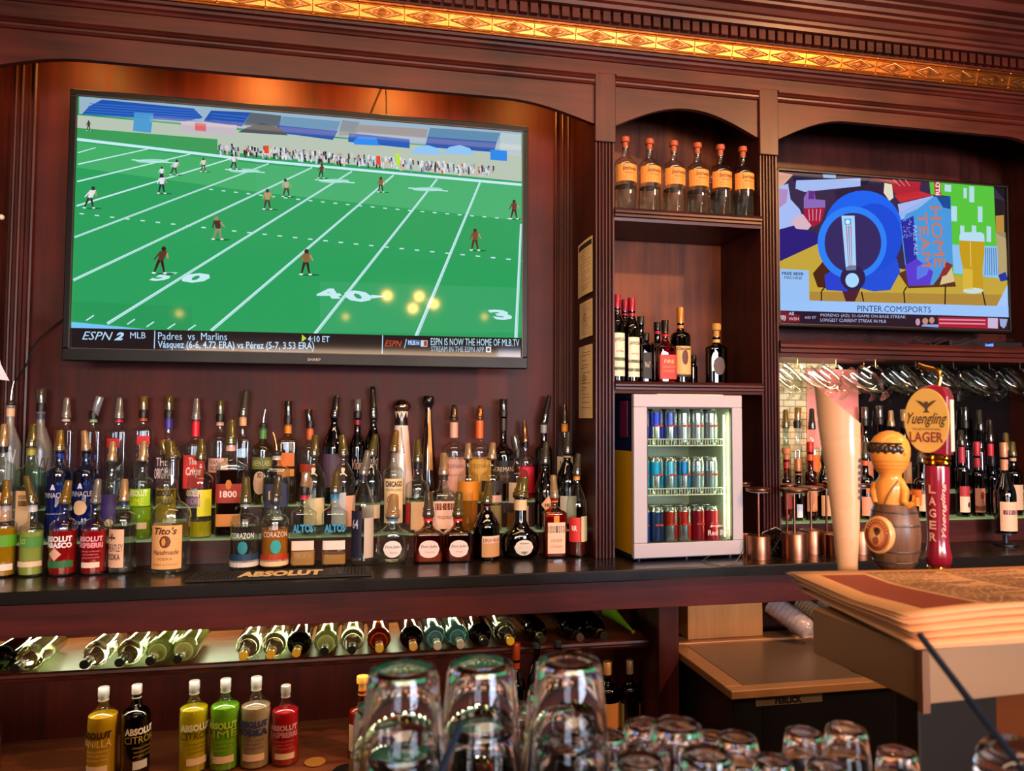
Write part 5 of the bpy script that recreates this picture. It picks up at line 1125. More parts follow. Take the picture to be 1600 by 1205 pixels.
# ================================================================== HANGING HANDLED GLASSES
GL = M('ffffff', 0, trans=1, ior=1.45, name='clear_glass')
TG = thin_glass('f6f6f2')
def mug():
    t = empty('handled_coffee_glass', (0, 0, 0))
    o = [(.031, 0), (.032, .003), (.010, .010), (.0065, .018), (.010, .026), (.022, .034), (.031, .050), (.035, .075), (.0365, .105), (.036, .135)]
    i_ = [(.0345, .135), (.035, .105), (.0335, .075), (.0295, .052), (.020, .038), (.004, .033)]
    MB().lathe(o+i_, 24, cap0=True, cap1=True).build('bowl', TG, t)
    MB().tube([(.034, 0, .052), (.050, 0, .050), (.062, 0, .066), (.064, 0, .088), (.054, 0, .106), (.036, 0, .112)], .0042, 8).build('handle', TG, t)
    return t
m0 = mug()
spots = []
for k, px_ in enumerate((1248, 1308, 1370, 1433, 1492, 1548, 1596)): spots.append((onY(px_, 555, .11).x, .11, 0, k))
for k, px_ in enumerate((1222, 1282, 1346, 1408, 1468, 1526)): spots.append((onY(px_+6, 575, .235).x, .235, 1, k))
fr_n = ['leftmost', 'second from the left', 'third from the left', 'fourth from the left', 'fifth from the left', 'sixth from the left', 'rightmost']
hk = MB()
for j, (x, y, row, k) in enumerate(spots):
    o = m0 if j == 0 else copy_tree(m0)
    tilt = -math.radians(52+3*((k*7) % 3-1))
    # rotate so the mouth points up-left and the handle ring hangs from its hook
    Rm = Matrix.Rotation(math.radians(-10), 4, 'Z') @ Matrix.Rotation(tilt, 4, 'Y')
    h = Rm @ Vector((.064, 0, .088))
    h = h*1.13; hz = 1.782; o.scale = (1.13,)*3
    o.location = (x-h.x, y-h.y, hz-h.z-.004); o.rotation_euler = Rm.to_euler()
    tag(o, 'footed handled glass hanging from a hook, %s in the %s row' % (fr_n[k], ('front', 'rear')[row]), 'glass', 'handled coffee glasses hanging under the right bay shelf')
    hook = MB().tube([(x, y+.009, 1.800), (x, y+.009, 1.776), (x, y+.006, 1.7695), (x, y, 1.7680), (x, y-.006, 1.7695), (x, y-.009, 1.777)], .0016, 6).build('hook', M('8a7050', .3, 1), bb)
MB().box(XQ1, XR, .02, .30, 1.800, 1.806).build('hook_board', WX, bb)

# ================================================================== BAR MAT
a, b_ = onZ(291, 905, ZC+.01), onZ(576, 893, ZC+.01)
mx0, mx1, my0, my1 = a.x, b_.x+.01, -.165, -.045
t = empty('bar_mat', ((mx0+mx1)/2, my0, ZC), 'black rubber bar mat with white lettering lying along the worktop edge', 'bar mat')
hw = (mx1-mx0)/2
m = MB().box(-hw, hw, 0, my1-my0, 0, .008)
m.build('mat', M('0f0d0d', .6), t, .002)
for sd in (-1, 1):
  nb = MB(); x = -hw+.012
  while x < hw-.01:
    if x*sd > hw*.50:
        y = .01
        while y < my1-my0-.008: nb.box(x, x+.006, y, y+.008, .008, .0105); y += .014
    x += .011
  nb.build('rubber_nubs', M('1a1716', .55), t)

tx = MB(); put_text(tx, 'ABSOLUT', lambda u, v: (-hw*.48+hw*.92*u, .012+.085*v, .0086), 0, .06)
tx.build('lettering', M('f0d8a8', .5), t)

# ================================================================== BOTTLES LYING ON THE SLOPING REST
G5 = 'bottles lying on the sloping rest under the worktop'
SLP = 0.0
def lying(cx, cy_, w, gl, lq, capc, neck, label, kind='round', labs=(), yaw=0):
    yf = -.13
    P_ = onY(cx, cy_, yf)
    R = .040*min(w, 1.0); L = .30
    rest = .7645
    # axis from base (back) to mouth (front)
    t = bottle(0, 0, 0, R, .185, .280, .300, kind, gl, lq, 1.6 if lq else .9, [(neck, .35, 1.0)] if neck else None, ('screw', capc, 0), labs, label=label, group=G5, nr=.30)
    Rx = Matrix.Rotation(PI/2+SLP, 4, 'X'); Rz = Matrix.Rotation(yaw, 4, 'Z')
    d = (Rz @ Rx @ Vector((0, 0, 1)))
    mouth = Vector((P_.x, yf, rest+R/math.cos(SLP)+.0006))
    t.location = mouth-d*.300; t.rotation_euler = (Rz @ Rx).to_euler()
LY = [(-25, 1040, 1.0, '3a4030', None, '181410', 'b8b0a0', 'dark green bottle lying at the extreme left of the rest'),
 (22, 1038, 1.05, 'c8d0b8', 'water', '141210', 'd8d4c8', 'clear bottle with a black cap lying first from the left, fully in view'),
 (131, 1034, 1.05, 'e0e4d8', 'water', '141210', 'c8c8bc', 'clear bottle with a black cap, leftmost in the group of four lying together'),
 (186, 1026, 1.05, 'd0d8c0', 'water', '181614', '3c3830', 'clear bottle with a dark neck, second in the lying group of four'),
 (234, 1023, 1.0, 'e4f0c0', 'dce8a8', '141210', 'e8f0c8', 'pale glowing bottle, third in the lying group of four'),
 (277, 1022, 1.1, 'f0f4c8', 'e8f0b0', '141210', 'c8c8b0', 'wide creamy bottle, rightmost in the lying group of four'),
 (380, 1014, 1.0, 'e0e8d8', 'water', 'e0b82c', 'e8e8d8', 'clear bottle with a yellow cap, first of the long lying row'),
 (423, 1014, 1.0, 'e0e8d0', 'water', 'e0b030', 'e8e8d8', 'clear bottle with a yellow cap, second of the long lying row'),
 (463, 1013, 1.0, '28281c', None, 'd0a830', 'e8d890', 'black bottle with a cream neck and gold cap lying in the row'),
 (507, 1009, 1.05, 'e8f0c0', 'e0ecb0', '141210', 'c8ccb8', 'pale yellow-green glowing bottle with a black cap lying in the row'),
 (550, 1007, 1.0, 'd8dcc8', 'water', '141210', '8a8c80', 'clear bottle with a black cap lying right of the pale glowing one'),
 (593, 1003, 1.0, 'd8904c', 'c8601c', 'd8b43c', 'd83c28', 'orange bottle with a red neck and yellow cap lying in the row'),
 (646, 1004, 1.0, '38301c', None, 'd8b460', 'd83c30', 'dark bottle with a red neck and tan cap lying in the row'),
 (684, 1003, .95, 'c0dcd8', 'a8dce0', 'c8c4b8', 'd0dcd4', 'icy blue bottle with a white cap, left of two'),
 (720, 999, .95, 'b8dcd0', 'a0d8dc', 'b8b4a8', 'c8d8d0', 'icy blue bottle with a grey cap, right of two'),
 (758, 996, 1.0, '302c24', None, '1c1614', 'a87860', 'dark bottle with a copper neck and black cap lying in the row'),
 (798, 990, 1.0, 'd8dcd0', 'water', 'e8c434', 'e0d8b0', 'clear bottle with a bright yellow cap at the right of the row'),
 (848, 985, 1.0, '1c1c14', None, '2c2c18', 'b0a040', 'black bottle with an olive gold neck lying in the shade'),
 (907, 981, 1.0, '201812', None, '4c4030', '3c3028', 'dark brown bottle lying next to last before the green glass'),
 (944, 975, 1.0, '141410', None, '241c14', 'a08848', 'black bottle with a gold neck, last in the lying row')]
for (cx, cy_, w_, gl, lq, cc, nk, lb) in LY: lying(cx, cy_, w_, gl, lq, cc, nk, lb)
# slender green bottle pointing right
A_, B_ = onY(950, 953, .12), onY(990, 988, -.02)
t = empty('liquor_bottle', tuple(B_), 'bright green tapering bottle neck lying slanted at the right end of the rest', 'bottle')
v = Vector(A_)-Vector(B_)
MB().tube([(0, 0, 0), tuple(v*.15), tuple(v*.45), tuple(v*.8), tuple(v*1.0)], [.004, .006, .013, .022, .030], 16).build('glass', M('8ac828', .05, trans=.5, ior=1.4), t)
MB().tube([(0, 0, 0), tuple(v*.04)], .0065, 12).build('cap', M('d8b040', .3, .5), t)

# ================================================================== LOWER SHELF
Zs = .415
def lowb(cx, wp, yc, yn, ys, kind, gl, lq, lv, bd_, cp, ex, lb, yy=.0, grp='flavoured vodka bottles on the lower shelf'):
    px_bottle(cx, wp, yc, yn, ys, yy, Zs, kind=kind, glass=gl, liq=lq, level=lv, band=bd_, cap=cp, label=lb, group=grp, **ex)
SC = ('screw', 'b8b8b4', 0)
lowb(161, 52, 1073, 1087, 1123, 'round', 'clear', 'f4bc18', 1.3, 'b8b8b0', SC, AB('ABSOLUT', 'VANILLA', '3a2410', 'f0d890', -14), 'yellow vodka bottle with dark letters, leftmost on the lower shelf')
lowb(213, 47, 1069, 1083, 1118, 'round', '5a5438', None, .9, 'a8a8a0', SC, dict(AB('ABSOLUT', 'CITRON', 'f0ece0', 'b8a83c', 34), labels=((.16, .30, 30, 36, 'd8dce4'),)), 'black vodka bottle with white letters turned to the right on the lower shelf')
lowb(303, 48, 1063, 1077, 1112, 'round', 'clear', 'f0dc14', 1.3, 'b8b8b0', SC, AB('ABSOLUT', 'CITRON', 'ece8d0', '3a3010', 22), 'yellow vodka bottle with white letters, first of the four standing together')
lowb(352, 48, 1060, 1074, 1108, 'round', 'clear', '8cdc28', 1.3, 'b8b8b0', SC, AB('ABSOLUT', 'LIME', 'b8d850', 'a8c848', -4), 'green vodka bottle, second of the four standing together')
lowb(400, 49, 1057, 1071, 1106, 'round', 'clear', 'd0b494', 1.2, 'b8b8b0', SC, AB('ABSOLUT', 'VODKA', '243a78', '243a78', -8), 'clear vodka bottle with blue letters on the lower shelf')
lowb(446, 44, 1070, 1082, 1115, 'round', 'clear', 'e01c2c', 1.3, 'b8b8b0', SC, AB('ABSOLUT', 'RASPBERRI', 'e0a0b0', 'c88090', -4), 'raspberry red vodka bottle, last of the four standing together')
lowb(566, 44, 1056, 1078, 1112, 'round', 'd89058', 'd87820', 1.1, 'd8a868', ('cork', 'e0a848', 0), dict(labels=((.2, .8, 14, -50, 'e8c8a0'),)), 'amber whisky bottle with a rounded cork behind the first stack of glasses', grp='spirits on the lower shelf')
lowb(806, 32, 1004, 1030, 1078, 'slope', '5a2a1c', None, .9, [('a03c20', .0, 1)], ('screw', 'a84420', 0), dict(texts=(('Cafe', .72, .86, 30, 16, 'c8b0a0', .0, .3),)), 'dark brown bottle with a rust neck seen between the stacks of glasses', -.11, 'spirits on the lower shelf')
lowb(838, 30, 1003, 1012, 1064, 'slope', '141414', None, .9, None, ('screw', '3a4448', 0), dict(labels=((.6, .9, 20, -40, 'c8b878'),)), 'black bottle with a steel blue cap behind the third stack of glasses', -.11, 'spirits on the lower shelf')
lowb(871, 32, 1000, 1010, 1064, 'slope', '101010', None, .9, None, ('screw', '30383c', 0), dict(), 'black bottle whose cap just shows above the third stack of glasses', -.11, 'spirits on the lower shelf')
lowb(949, 40, 1033, 1053, 1080, 'round', '0c0c10', None, .9, None, ('screw', 'e0b070', 0), dict(labels=((.2, .8, 50, 20, 'c88a50'),)), 'black bottle with a cream cap and orange label, left of two', .02, 'spirits on the lower shelf')
lowb(984, 34, 1031, 1052, 1080, 'round', '0c0c10', None, .9, None, ('screw', 'd8bc90', 0), dict(labels=((.1, .75, 12, -62, 'a8a068'), (.1, .75, 14, 50, 'c07838'))), 'black bottle with a cream cap by the divider, right of two', .02, 'spirits on the lower shelf')
lowb(-14, 36, 1100, 1112, 1140, 'round', 'clear', 'water', .9, None, SC, dict(), 'clear bottle cut off by the left edge on the lower shelf', .0, 'spirits on the lower shelf')
P_ = onZ(492, 1192, Zs+.001)
tag(MB().lathe([(.030, 0), (.034, .002), (.034, .004), (.028, .003)], 24, (P_.x, P_.y, Zs+.0006)).build('coaster', M('c88a40', .4, .3)), 'round amber coaster lying on the lower shelf beside the red vodka', 'coaster')
P_ = onZ(540, 1196, Zs)
tag(MB().lathe([(.045, 0), (.050, .004), (.050, .016), (.046, .018)], 28, (P_.x+.01, P_.y-.075, Zs+.0006)).build('ashtray', M('14120f', .3)), 'low round black dish on the lower shelf behind the first stack of glasses', 'dish')

# ================================================================== COOLER
ZK = .735; kx0, kx1, ky0, ky1 = 1.092, 1.92, -.505, .05
t = empty('bottle_cooler', (kx0, ky0, 0), 'black chest cooler with a stainless sliding top right of the divider', 'cooler')
W_, D_ = kx1-kx0, ky1-ky0
SS = M('b88a68', .38, .45); SSD = M('8a7468', .30, .55)
MB().box(.012, W_-.01, .012, D_, .0, ZK-.028).build('cabinet', M('0e0e14', .4), t, .004)
MB().box(.11, .112, .0105, .012, .05, ZK-.05).build('seam', BLK, t)
rm = MB()
rm.box(0, W_, 0, .042, ZK-.026, ZK).box(0, W_, D_-.085, D_, ZK-.026, ZK+.002).box(0, .060, .042, D_-.085, ZK-.026, ZK).box(W_-.045, W_, .042, D_-.085, ZK-.026, ZK)
rm.build('rim', SS, t, .003)
MB().box(.066, W_-.048, .048, D_-.095, ZK-.02, ZK-.004).build('sliding_lid', SSD, t, .002)
MB().lathe([(.035, 0), (.04, .003), (.038, .005)], 20, (.52, .10, ZK-.004)).build('lid_handle', BLK, t)
bdg = MB().box(.085, .31, .010, .012, ZK-.055, ZK-.030)
bdg.build('badge', M('6a6258', .4, .3), t)
tx = MB(); put_text(tx, 'PERLICK', lambda u, v: (.15+.09*u, .0092, ZK-.052+.020*v), 0, .05); tx.build('lettering', M('15130f', .4), t)
# pale wooden caddy
A_, B_ = onY(1075, 1000, .0), onY(1192, 998, .0)
t = empty('wooden_caddy', ((A_.x+B_.x)/2, .0, ZK+.0022), 'pale wooden box on the back of the cooler under the worktop', 'box')
hw = (B_.x-A_.x)/2; bh = .128
PW = wood('pale_wood', 'c8864a', 'e0a468', 'z', .45)
w1 = MB().box(-hw, hw, 0, .012, 0, bh).box(-hw, hw, .10, .112, 0, bh).box(-hw, -hw+.012, .012, .10, 0, bh).box(hw-.012, hw, .012, .10, 0, bh).box(-hw+.012, hw-.012, .012, .10, 0, .01)
w1.build('box_walls', PW, t, .0015)
# stacks of cups in clear plastic
def wrap(px0, py0, px1, py1, y0, y1, r, col, label, film):
    A_, B_ = onY(px0, py0, y0), onY(px1, py1, y1)
    t = empty('wrapped_cups', tuple(B_), label, 'cups')
    v = Vector(A_)-Vector(B_); L = v.length; q = v.to_track_quat('Z', 'Y').to_matrix().to_4x4()
    prof = []
    for k in range(9):
        z = L*k/9; prof += [(r*.86, z), (r*.93, z+L/9*.9), (r*.96, z+L/9*.93), (r*.86, z+L/9*.98)]
    MB().lathe(prof, 22, mat=q).build('cups', M(col, .4), t)
    if film:
        rg = random.Random(2); m = MB(); P2 = [(r*.2, -.030), (r*.35, -.028), (r*.95, -.008), (r*1.08, .01), (r*1.1, L*.5), (r*1.08, L)]
        m.lathe(P2, 22, mat=q, cap0=False, cap1=False)
        m.v = [tuple(Vector(x)+Vector((rg.uniform(-1, 1), rg.uniform(-1, 1), rg.uniform(-1, 1)))*.0032) for x in m.v]
        m.build('plastic_film', thin_glass('f4f0f6', 1, .18, 'film', .22), t)
wrap(1205, 944, 1262, 984, .0, -.12, .038, 'b8a0a8', 'stack of pale cups wrapped in crinkled clear plastic on the cooler', True)
wrap(1250, 944, 1292, 970, .10, -.02, .034, 'a08870', 'stack of beige cups lying behind the plastic-wrapped one', False)
wrap(1285, 940, 1330, 962, .14, .03, .034, '907c50', 'third stack of cups in a sheer gold wrap partly behind the tap tower', True)

# ================================================================== FRONT BAR, TAP TOWER
ZB = 1.06
t = MB().box(-1.6, 2.6, -2.3, -1.66, ZB-.045, ZB)
bo = t.build('bar_top', wood('bar_top', '3a1a0e', '6a3418', 'x', .25), None, .01)
fb = empty('front_bar', (0, -2, 0), 'long wooden front bar with a polished top carrying the glasses and tap tower', 'bar')
bo.parent = fb; bo.location = (0, 2, 0)
MB().box(-1.55, 2.55, 0, .30, 0, ZB-.0455).build('bar_front', WX, fb)
ANG = math.radians(3); ZM = 1.292
cor = onZ(1440, 1012, ZM-.006)
def tw(x, y, z): c_, s_ = math.cos(ANG), math.sin(ANG); return (x*c_-y*s_, x*s_+y*c_, z)
t = empty('tap_tower', (cor.x, cor.y, ZB+.0006), 'brushed steel beer tap tower housing with a stack of menus lying on it', 'tap tower', rz=ANG)
STL = M('a07a5a', .42, .55, bump=.2); STD = M('3a342e', .35, .9)
hb = ZM-.010-ZB; bt_ = .063
LY_ = .20
MB().box(0, .42, 0, LY_, hb-bt_, hb).build('housing', STL, t, .002)
MB().box(-.003, .007, -.004, .004, hb-bt_-.008, hb+.001).build('corner_strip', M('c08a68', .3, .9), t)
MB().box(.004, .12, .012, .05, 0, hb-bt_).build('column', STD, t, .003)
MB().box(.121, .42, .03, .035, 0, hb-bt_).build('copper_panel', M('8a4a24', .3, .8), t)
for k in range(3):
    MB().tube([(.13+.10*k, LY_-.005, hb-.045), (.15+.105*k, LY_+.10, hb-.045), (.165+.108*k, LY_+.165, hb-.045)], .012, 12).build('faucet', M('b0a090', .2, 1), t)

# menus: a dozen curled sheets
menu_n = 11
WM, DM = .50, .300
mat_p = bpy.data.materials.new('menu_paper'); mat_p.use_nodes = True; nt = mat_p.node_tree; b = nt.nodes['Principled BSDF']
tc = nt.nodes.new('ShaderNodeTexCoord'); mp = nt.nodes.new('ShaderNodeMapping'); mp.inputs['Scale'].default_value = (3, 5, 1); mp.inputs['Rotation'].default_value = (0, 0, -.18)
ns = nt.nodes.new('ShaderNodeTexNoise'); ns.inputs['Scale'].default_value = 4; ns.inputs['Detail'].default_value = 5; cr = nt.nodes.new('ShaderNodeValToRGB')
cr.color_ramp.elements[0].position = .30; cr.color_ramp.elements[0].color = (*lin('c08c60'), 1); cr.color_ramp.elements[1].position = .60; cr.color_ramp.elements[1].color = (*lin('dca878'), 1)
nt.links.new(tc.outputs['Object'], mp.inputs[0]); nt.links.new(mp.outputs[0], ns.inputs['Vector']); nt.links.new(ns.outputs[0], cr.inputs[0]); nt.links.new(cr.outputs[0], b.inputs['Base Color']); b.inputs['Roughness'].default_value = .5
EDG = M('dca070', .6); RED = M('8a3820', .6); DRK = M('5a3424', .6)
for k in range(menu_n):
    rg = random.Random(20+k); a = math.radians(-8+rg.uniform(-.7, .7)+.25*k); ox, oy = rg.uniform(-.010, .010), rg.uniform(-.008, .008)
    base = hb+ZB+.0036+k*.0027+(.0012 if k == menu_n-1 else 0)
    m = MB(); nx, ny = 14, 10; top = k == menu_n-1
    def hgt(u, v): return .010*(max(0, 1-u*5))*(-.6)*(k/menu_n) + .004*math.sin(v*3+u*2+k*.2)*(k/menu_n) + .024*u*(1-v) + .0011*k*max(0, 1-v*1.2) + .012*max(0, v-.8)*u*(k/menu_n)
    pts = []
    for j in range(ny+1):
        for i in range(nx+1):
            u, v = i/nx, j/ny; pts.append((u*WM, v*DM, max(0, hgt(u, v))))
    fs = [(j*(nx+1)+i, j*(nx+1)+i+1, (j+1)*(nx+1)+i+1, (j+1)*(nx+1)+i) for j in range(ny) for i in range(nx)]
    m.add(pts, fs, 0 if top else 1, True)
    if top:
        for idx in range(len(m.f)):
            i, j = idx % nx, idx // nx
            if i < 1 or j < 1 or j > ny-2: m.m[idx] = 1
            elif i < 3: m.m[idx] = 2
    P_ = tw(-.012+ox, -.006+oy+.0012*k, 0)
    o = m.build('menu', [mat_p, EDG, RED], None, loc=(cor.x+P_[0], cor.y+P_[1], base), rot=(0, 0, a))
    if top:
        tm = MB(); rt = random.Random(4)
        for c0 in (.115, .245, .375):
            v = .07
            while v < .95:
                x = c0; xe = c0+.105*(1 if rt.random() < .8 else .6); hh = .0022 if rt.random() < .8 else .0042
                while x < xe:
                    wd = rt.uniform(.006, .020); y = v*DM
                    f = lambda X, Y: (X, Y, max(0, hgt(X/WM, Y/DM))+.0004)
                    tm.add([f(x, y), f(x+wd, y), f(x+wd, y+hh), f(x, y+hh)], [(0, 1, 2, 3)]); x += wd+.003
                v += .024 if hh < .003 else .036
        tm.build('printing', M('5c3a28', .6), o)
    s_ = o.modifiers.new('solid', 'SOLIDIFY'); s_.thickness = .0011; s_.offset = -1
    tag(o, 'worn tan printed menu sheet on top of the pile, with a brick red left column' if top else 'tan paper menu on the tap tower, number %s up from the bottom of the pile' % ('one two three four five six seven eight nine ten'.split()[k]), 'menu', 'paper menus stacked on the tap tower')

# tap handles standing behind the tower
YT = -1.455
def hx(px, py): return onY(px, py, YT)
zb = onZ(1400, 897, 1.30).z
# 1: tall pale slanted handle
def frame_of(px, turn):
    b0 = hx(px, 905); s_ = s_at(b0); az = math.atan2(b0.x-CAM.x, b0.y-CAM.y); return b0, s_, -az-math.radians(turn)
b0, S_, rz_ = frame_of(1325, 0)
t = empty('beer_tap_handle', (b0.x, YT, b0.z-.004), 'tall pale tapering tap handle cut off at a slant, leftmost of three', 'tap handle', rz=rz_)
zz0 = b0.z-.004
m = MB(); rows = [(903, 1309, 1341), (880, 1308, 1341), (840, 1304, 1344), (780, 1297, 1346), (720, 1289, 1348), (690, 1284, 1348.5), (665, 1280.5, 1348.5)]
seg = 24; vs = []
def ringv(py, xl, xr, slant=False):
    cx_ = ((xl+xr)/2-1325)*S_; r = (xr-xl)/2*S_; out = []
    for k in range(seg):
        a = 2*PI*k/seg; z = hx(1325, py).z-zz0
        if slant: u = (math.cos(a)+1)/2; z = hx(1312, 600+(662-600)*u).z-zz0
        out.append((cx_+r*math.cos(a), r*.75*math.sin(a), z))
    return out
R_ = [ringv(*q) for q in rows]+[ringv(640, 1275, 1349, True)]
for r in R_: vs += r
m.add(vs, [(i*seg+k, i*seg+(k+1) % seg, (i+1)*seg+(k+1) % seg, (i+1)*seg+k) for i in range(len(R_)-1) for k in range(seg)], 0, True)
o_ = (len(R_)-1)*seg; m.f.append([o_+k for k in range(seg)]); m.m.append(1); m.sm.append(False)
m.f.append([k for k in range(seg)][::-1]); m.m.append(0); m.sm.append(False)
m.build('handle_body', [M('d8a880', .28, coat=.5), M('6a4c44', .5)], t)
tx = MB()
for k in range(7):   # worn blue print running up the right side
    z1_, z0_ = hx(1325, 716+k*9.5).z-zz0, hx(1325, 722+k*9.5).z-zz0; cxr, rr_ = (1318.5-1325)*S_, 30.2*S_
    f = lambda a, z: (cxr+rr_*math.cos(a), -rr_*.76*math.sin(a), z)
    for j in range(2): tx.add([f(.55-.22*j, z0_), f(.38-.22*j, z0_), f(.38-.22*j, z1_+(.0012 if k % 2 else 0)), f(.55-.22*j, z1_)], [(0, 1, 2, 3)])
tx.build('lettering', M('34486a', .5), t)
MB().lathe([(.010, -.014), (.010, 0)], 14).build('collar', M('b0a090', .2, 1), t)
# 2: bald figure in a barrel
b0, S_, rz_ = frame_of(1396, 6)
t = empty('beer_tap_handle', (b0.x, YT, b0.z-.004), 'tap handle shaped as a bald figure holding a beer in a round barrel', 'tap handle', rz=rz_)
zz0 = b0.z-.004
def q(px, py, dy=0): return ((px-1396)*S_, dy, hx(1396, py).z-zz0)
MB().lathe([(18*S_, -.012), (18*S_, 0), (20*S_, 3*S_), (13*S_, 7*S_), (17*S_, 10*S_), (12*S_, 15*S_)], 20, (0, 0, 0)).build('collar', M('d8c8a0', .15, 1), t)
cxb = q(1399, 0)[0]
brl = MB()
brl.lathe([(r*S_, q(0, y)[2]) for y, r in ((889, 26), (880, 33), (860, 39.5), (838, 42), (815, 40.5), (795, 36), (787, 33))], 28, (cxb, 0, 0), 0)
brl.build('barrel', wood('barrel_wood', '4a3024', '8a6248', 'z', .3, 3), t)
hp = MB()
for y, r in ((875, 35.9), (858, 40.0), (818, 41.2), (798, 37.2)): hp.lathe([(r*S_, q(0, y+1.6)[2]), ((r+.8)*S_, q(0, y+.8)[2]), ((r+.8)*S_, q(0, y-.8)[2]), (r*S_, q(0, y-1.6)[2])], 28, (cxb, 0, 0), cap0=False, cap1=False)
hp.build('hoops', M('5a4c48', .3, .6), t)
rb = 27*S_; az_ = math.radians(-30); Rm = Matrix.Translation((cxb+40*S_*math.sin(az_), -40*S_*math.cos(az_), q(0, 833)[2])) @ Matrix.Rotation(az_, 4, 'Z') @ Matrix.Rotation(math.radians(8), 4, 'Y') @ Matrix.Rotation(PI/2, 4, 'X')
Rb = Rm @ Matrix.Scale(1.22, 4, (0, 1, 0))
bg = MB().lathe([(rb*.9, -.012), (rb, .000), (rb, .004), (rb*.94, .006), (rb*.94, .0061)], 28, mat=Rb)
for r_, z_, mi in ((.84, .0066, 1), (.62, .0070, 2), (.50, .0074, 0)): bg.lathe([(rb*r_, z_), (rb*r_*.99, z_+.0002)], 24, mat=Rb, mi=mi)
for dx, dy_, rr, mi in ((0, -.05, .26, 3), (.02, .20, .22, 4), (-.16, .30, .10, 1), (.18, .30, .10, 1), (0, -.30, .22, 1), (0, .02, .07, 4)):
    bg.lathe([(rb*rr, .0078), (rb*rr*.97, .0082)], 16, mat=Rb @ Matrix.Translation((rb*dx, rb*dy_, 0)), mi=mi)
for kk in range(11):
    aa = math.radians(20+kk*14); bg.lathe([(rb*.055, .0072), (rb*.05, .0078)], 4, mat=Rb @ Matrix.Translation((rb*.73*math.cos(aa), rb*.73*math.sin(aa), 0)), mi=0)
bg.build('badge', [M('e8a868', .4, coat=.4), M('a05030', .4), M('c87848', .4), M('f0b478', .4), M('3a2418', .4)], t)
SK = M('e8963c', .35, coat=.4)
hcx = q(1394, 0)[0]
sk = MB()
sk.lathe([(r*S_, q(0, y)[2], 2, d) for y, r, d in ((794, 24, .8), (775, 26, .8), (760, 26.5, .78), (751, 23, .8), (745, 18, .9), (740, 18.5, 1), (734, 24, 1), (724, 29.5, 1), (712, 32.5, 1), (700, 32.8, 1), (690, 30, 1), (682, 24.5, 1), (676, 15, 1), (673, 5, 1))], 28, (hcx, 0, 0))
hf = sk.build('figure', SK, t)
am = MB()
am.tube([q(1410, 756, -6*S_), q(1418, 768, -12*S_), q(1417, 782, -16*S_), q(1424, 787, -20*S_), q(1432, 782, -22*S_)], [9*S_, 8.5*S_, 7*S_, 5.5*S_, 4.5*S_], 12)
am.tube([q(1372, 757, 2*S_), q(1368, 770, -4*S_), q(1371, 786, -8*S_)], [9*S_, 8*S_, 6*S_], 12)
am.build('arm', SK, t)
fg = MB()
for k in range(4): fg.tube([q(1431, 776+k*3.2, -23*S_), q(1436, 775+k*3.2, -26*S_), q(1440, 776+k*3.2, -22*S_)], [1.7*S_, 1.7*S_, 1.3*S_], 6)
fg.tube([q(1430, 778, -23*S_), q(1432, 771, -26*S_)], [1.8*S_, 1.4*S_], 6)
fg.build('hand', SK, t)
MB().lathe([(7*S_, q(0, 786)[2]), (8.5*S_, q(0, 762)[2])], 16, (q(1436, 0)[0], -16*S_, 0)).build('beer_mug', M('d0682c', .1, trans=.3), t)
hr = MB()
for k in range(14):   # dark curled band round the near side of the head
    a = math.radians(-100+k*10.5); rr = 31.5*S_
    hr.sph((hcx+rr*math.sin(a), -rr*math.cos(a), q(0, 701+(1.2 if k % 2 else -1.0))[2]), 6.8*S_, 0, 10, 6, (.8, .45, 1.15))
hr.tube([(hcx+33*S_*math.sin(math.radians(a)), -33*S_*math.cos(math.radians(a)), q(0, 692+(a+100)*.006)[2]) for a in range(-100, 41, 14)], 1.8*S_, 6)
hr.build('hair_band', M('2a1c14', .35, coat=.4), t)
aa = math.radians(50); MB().sph((hcx+32.5*S_*math.sin(aa), -32.5*S_*math.cos(aa), q(0, 706)[2]), 6*S_, 0, 10, 6, (.7, .5, 1.1)).build('ear', SK, t)
cr_ = MB()
for y, r in ((720, 30.8), (726, 28.8), (732, 25.3)): cr_.lathe([(r*S_, q(0, y+.8)[2]), ((r+.9)*S_, q(0, y)[2]), (r*S_, q(0, y-.8)[2])], 24, (hcx, 0, 0), cap0=False, cap1=False)
cr_.build('neck_folds', M('c87c34', .4), t)
MB().tube([q(1386, 790, -21.5*S_), q(1392, 774, -21.5*S_), q(1400, 760, -20*S_), q(1408, 750, -14*S_)], 1.8*S_, 8).build('strap', M('8a5c30', .5), t)
# 3: red handle with oval plate
b0, S_, rz_ = frame_of(1467, 12)
t = empty('beer_tap_handle', (b0.x, YT, b0.z-.004), 'dark red tap handle topped by a tan oval plate reading LAGER', 'tap handle', rz=rz_)
zz0 = b0.z-.004
def q(px, py, dy=0): return ((px-1467)*S_, dy, hx(1467, py).z-zz0)
REDH = M('8a1830', .2, coat=.7)
pr = [(q(0, y)[2], r) for y, r in ((886, 17), (878, 21), (868, 22), (856, 19), (840, 17), (800, 18.5), (760, 20.5), (735, 21), (726, 20))]
MB().lathe([(r*S_, z) for z, r in pr], 28, (0, 0, 0)).build('grip', REDH, t)
GO = M('e0a030', .15, 1)
MB().lathe([(15*S_, -.012), (15*S_, q(0, 898)[2]), (17*S_, q(0, 893)[2]), (14*S_, q(0, 890)[2]), (19*S_, q(0, 886)[2]), (17*S_, q(0, 882)[2])], 24).build('collar', GO, t)
MB().lathe([(20*S_, q(0, 728)[2]), (23*S_, q(0, 724)[2]), (20*S_, q(0, 720)[2]), (23.5*S_, q(0, 716)[2]), (20*S_, q(0, 711)[2])], 24, (q(1468, 0)[0], 0, 0)).build('collar', GO, t)
hd = MB(); n = 30
